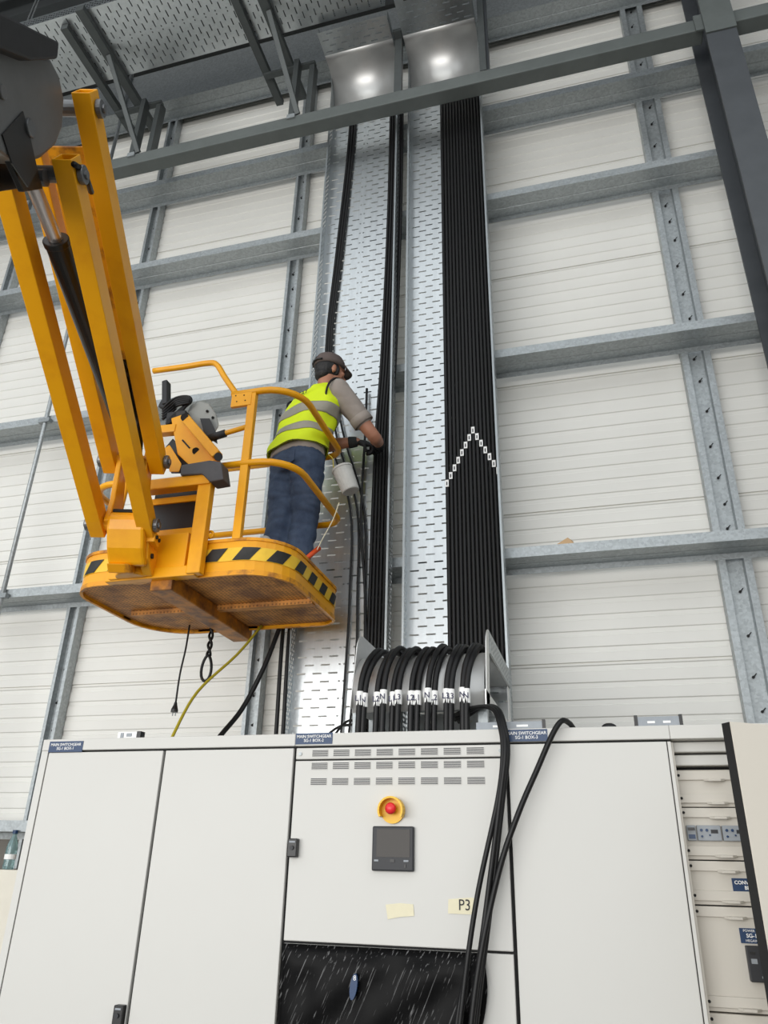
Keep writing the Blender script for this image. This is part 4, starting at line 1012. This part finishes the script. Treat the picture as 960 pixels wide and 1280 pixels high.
# gloves: palm, four curled fingers and thumb round the cable bundle
def glove(wr, el, palm_dir, curl_dir, thumb_dir, name):
    b = MB(); d = palm_dir.normalized(); c = (curl_dir - d*curl_dir.dot(d)).normalized(); a = d.cross(c)
    b.tube([wr - (wr-el).normalized()*.055, wr - (wr-el).normalized()*.02, wr], [.040, .037, .034], 12)
    b.ball(wr + d*.045, .046, .022, .052, rot=Matrix((a, c, d)).transposed())
    for k in range(4):
        o = wr + d*.085 + a*((k-1.5)*.0205); l = (.030, .036, .033, .025)[k]
        p1 = o + d*l*.7 + c*l*.55; p2 = p1 + c*l*.9 - d*.004; p3 = p2 + c*l*.35 - d*l*.7
        b.tube(cr([o - d*.02, o, p1, p2, p3], 3), .0100, 9); b.ball(p3, .010, .010, .010)
    o = wr + d*.02 + a*thumb_dir*.036
    p1 = o + a*thumb_dir*.022 + d*.028 + c*.012; p2 = p1 + c*.030 + d*.016
    b.tube(cr([o - d*.01, o, p1, p2], 3), .0115, 9); b.ball(p2, .0115, .0115, .0115)
    return fuse(b, name, 'glove', man, .0055, 2)
glove(wrR, elR, V((-.01, .075, .03)) + V((-.02, 0, .01)), V((-1, .3, -.1)), 1, 'glove')
glove(wrL, elL, V((.09, .045, -.012)), V((.1, .6, -.8)), -1, 'glove')
# white bucket hung at his right hip
bc = at(433, 600, 3.60); axd = V((.35, .1, -.93)).normalized(); u_ = axd.orthogonal().normalized()
wb = thing('waist_bucket', 'small off-white bucket hanging at the worker\'s right hip', 'bucket', bc)
MB().tube([bc - axd*.075, bc + axd*.075, bc + axd*.078], [.058, .050, .046], 22).build('shell', 'bag', wb, smooth=False, bevel=.004)
MB().tube([bc - axd*.08, bc - axd*.068], [.061, .061], 22).build('rim', 'bag', wb)
MB().tube(cr([bc - axd*.075 + V((-.05,0,.0)), bc - axd*.13 + V((-.04,0,.02)), bc - axd*.15 + V((-.06,.0,.03))], 5), .003, 5).build('cord', 'yellowgreen', wb)
cordp = [at(424, 628, 3.62), at(416, 650, 3.64), at(404, 672, 3.66), at(395, 690, 3.68)]
tag(MB().tube(cr(cordp, 5), .003, 5).build('hip_cord', 'tape', loc=cordp[0]), 'thin yellowish cord dangling from the worker\'s hip', 'cord')
# orange handle on the platform edge, white bag inside the basket
oh = thing('orange_tool', 'orange tool handle sticking out past the right end of the platform', 'tool', (-1.50, 3.66, FZ))
p0, p1 = at(378, 702, 3.62), at(399, 685, 3.70)
MB().tube([p0, p0.lerp(p1, .5), p1], [.012, .014, .014], 12).build('grip', 'orange', oh, smooth=True)
MB().cyl(p0, p0 + V((-.05, -.01, -.17)), .009, 8).build('shaft', 'galv', oh)
bq_ = at(330, 684, 3.45); b = MB()
for k, (dx, dy, rx, rz) in enumerate(((0, 0, .055, .10), (-.03, .03, .04, .07), (.045, .02, .035, .055))):
    b.ball(V((bq_.x+dx, 3.45+dy, bq_.z-.03)), rx, .045, rz)
bag = fuse(b, 'plastic_bag', 'bag', None, .010, 1, loc=(bq_.x, 3.45, FZ))
tag(bag, 'crumpled off-white plastic bag on the platform floor behind the toe board', 'bag')
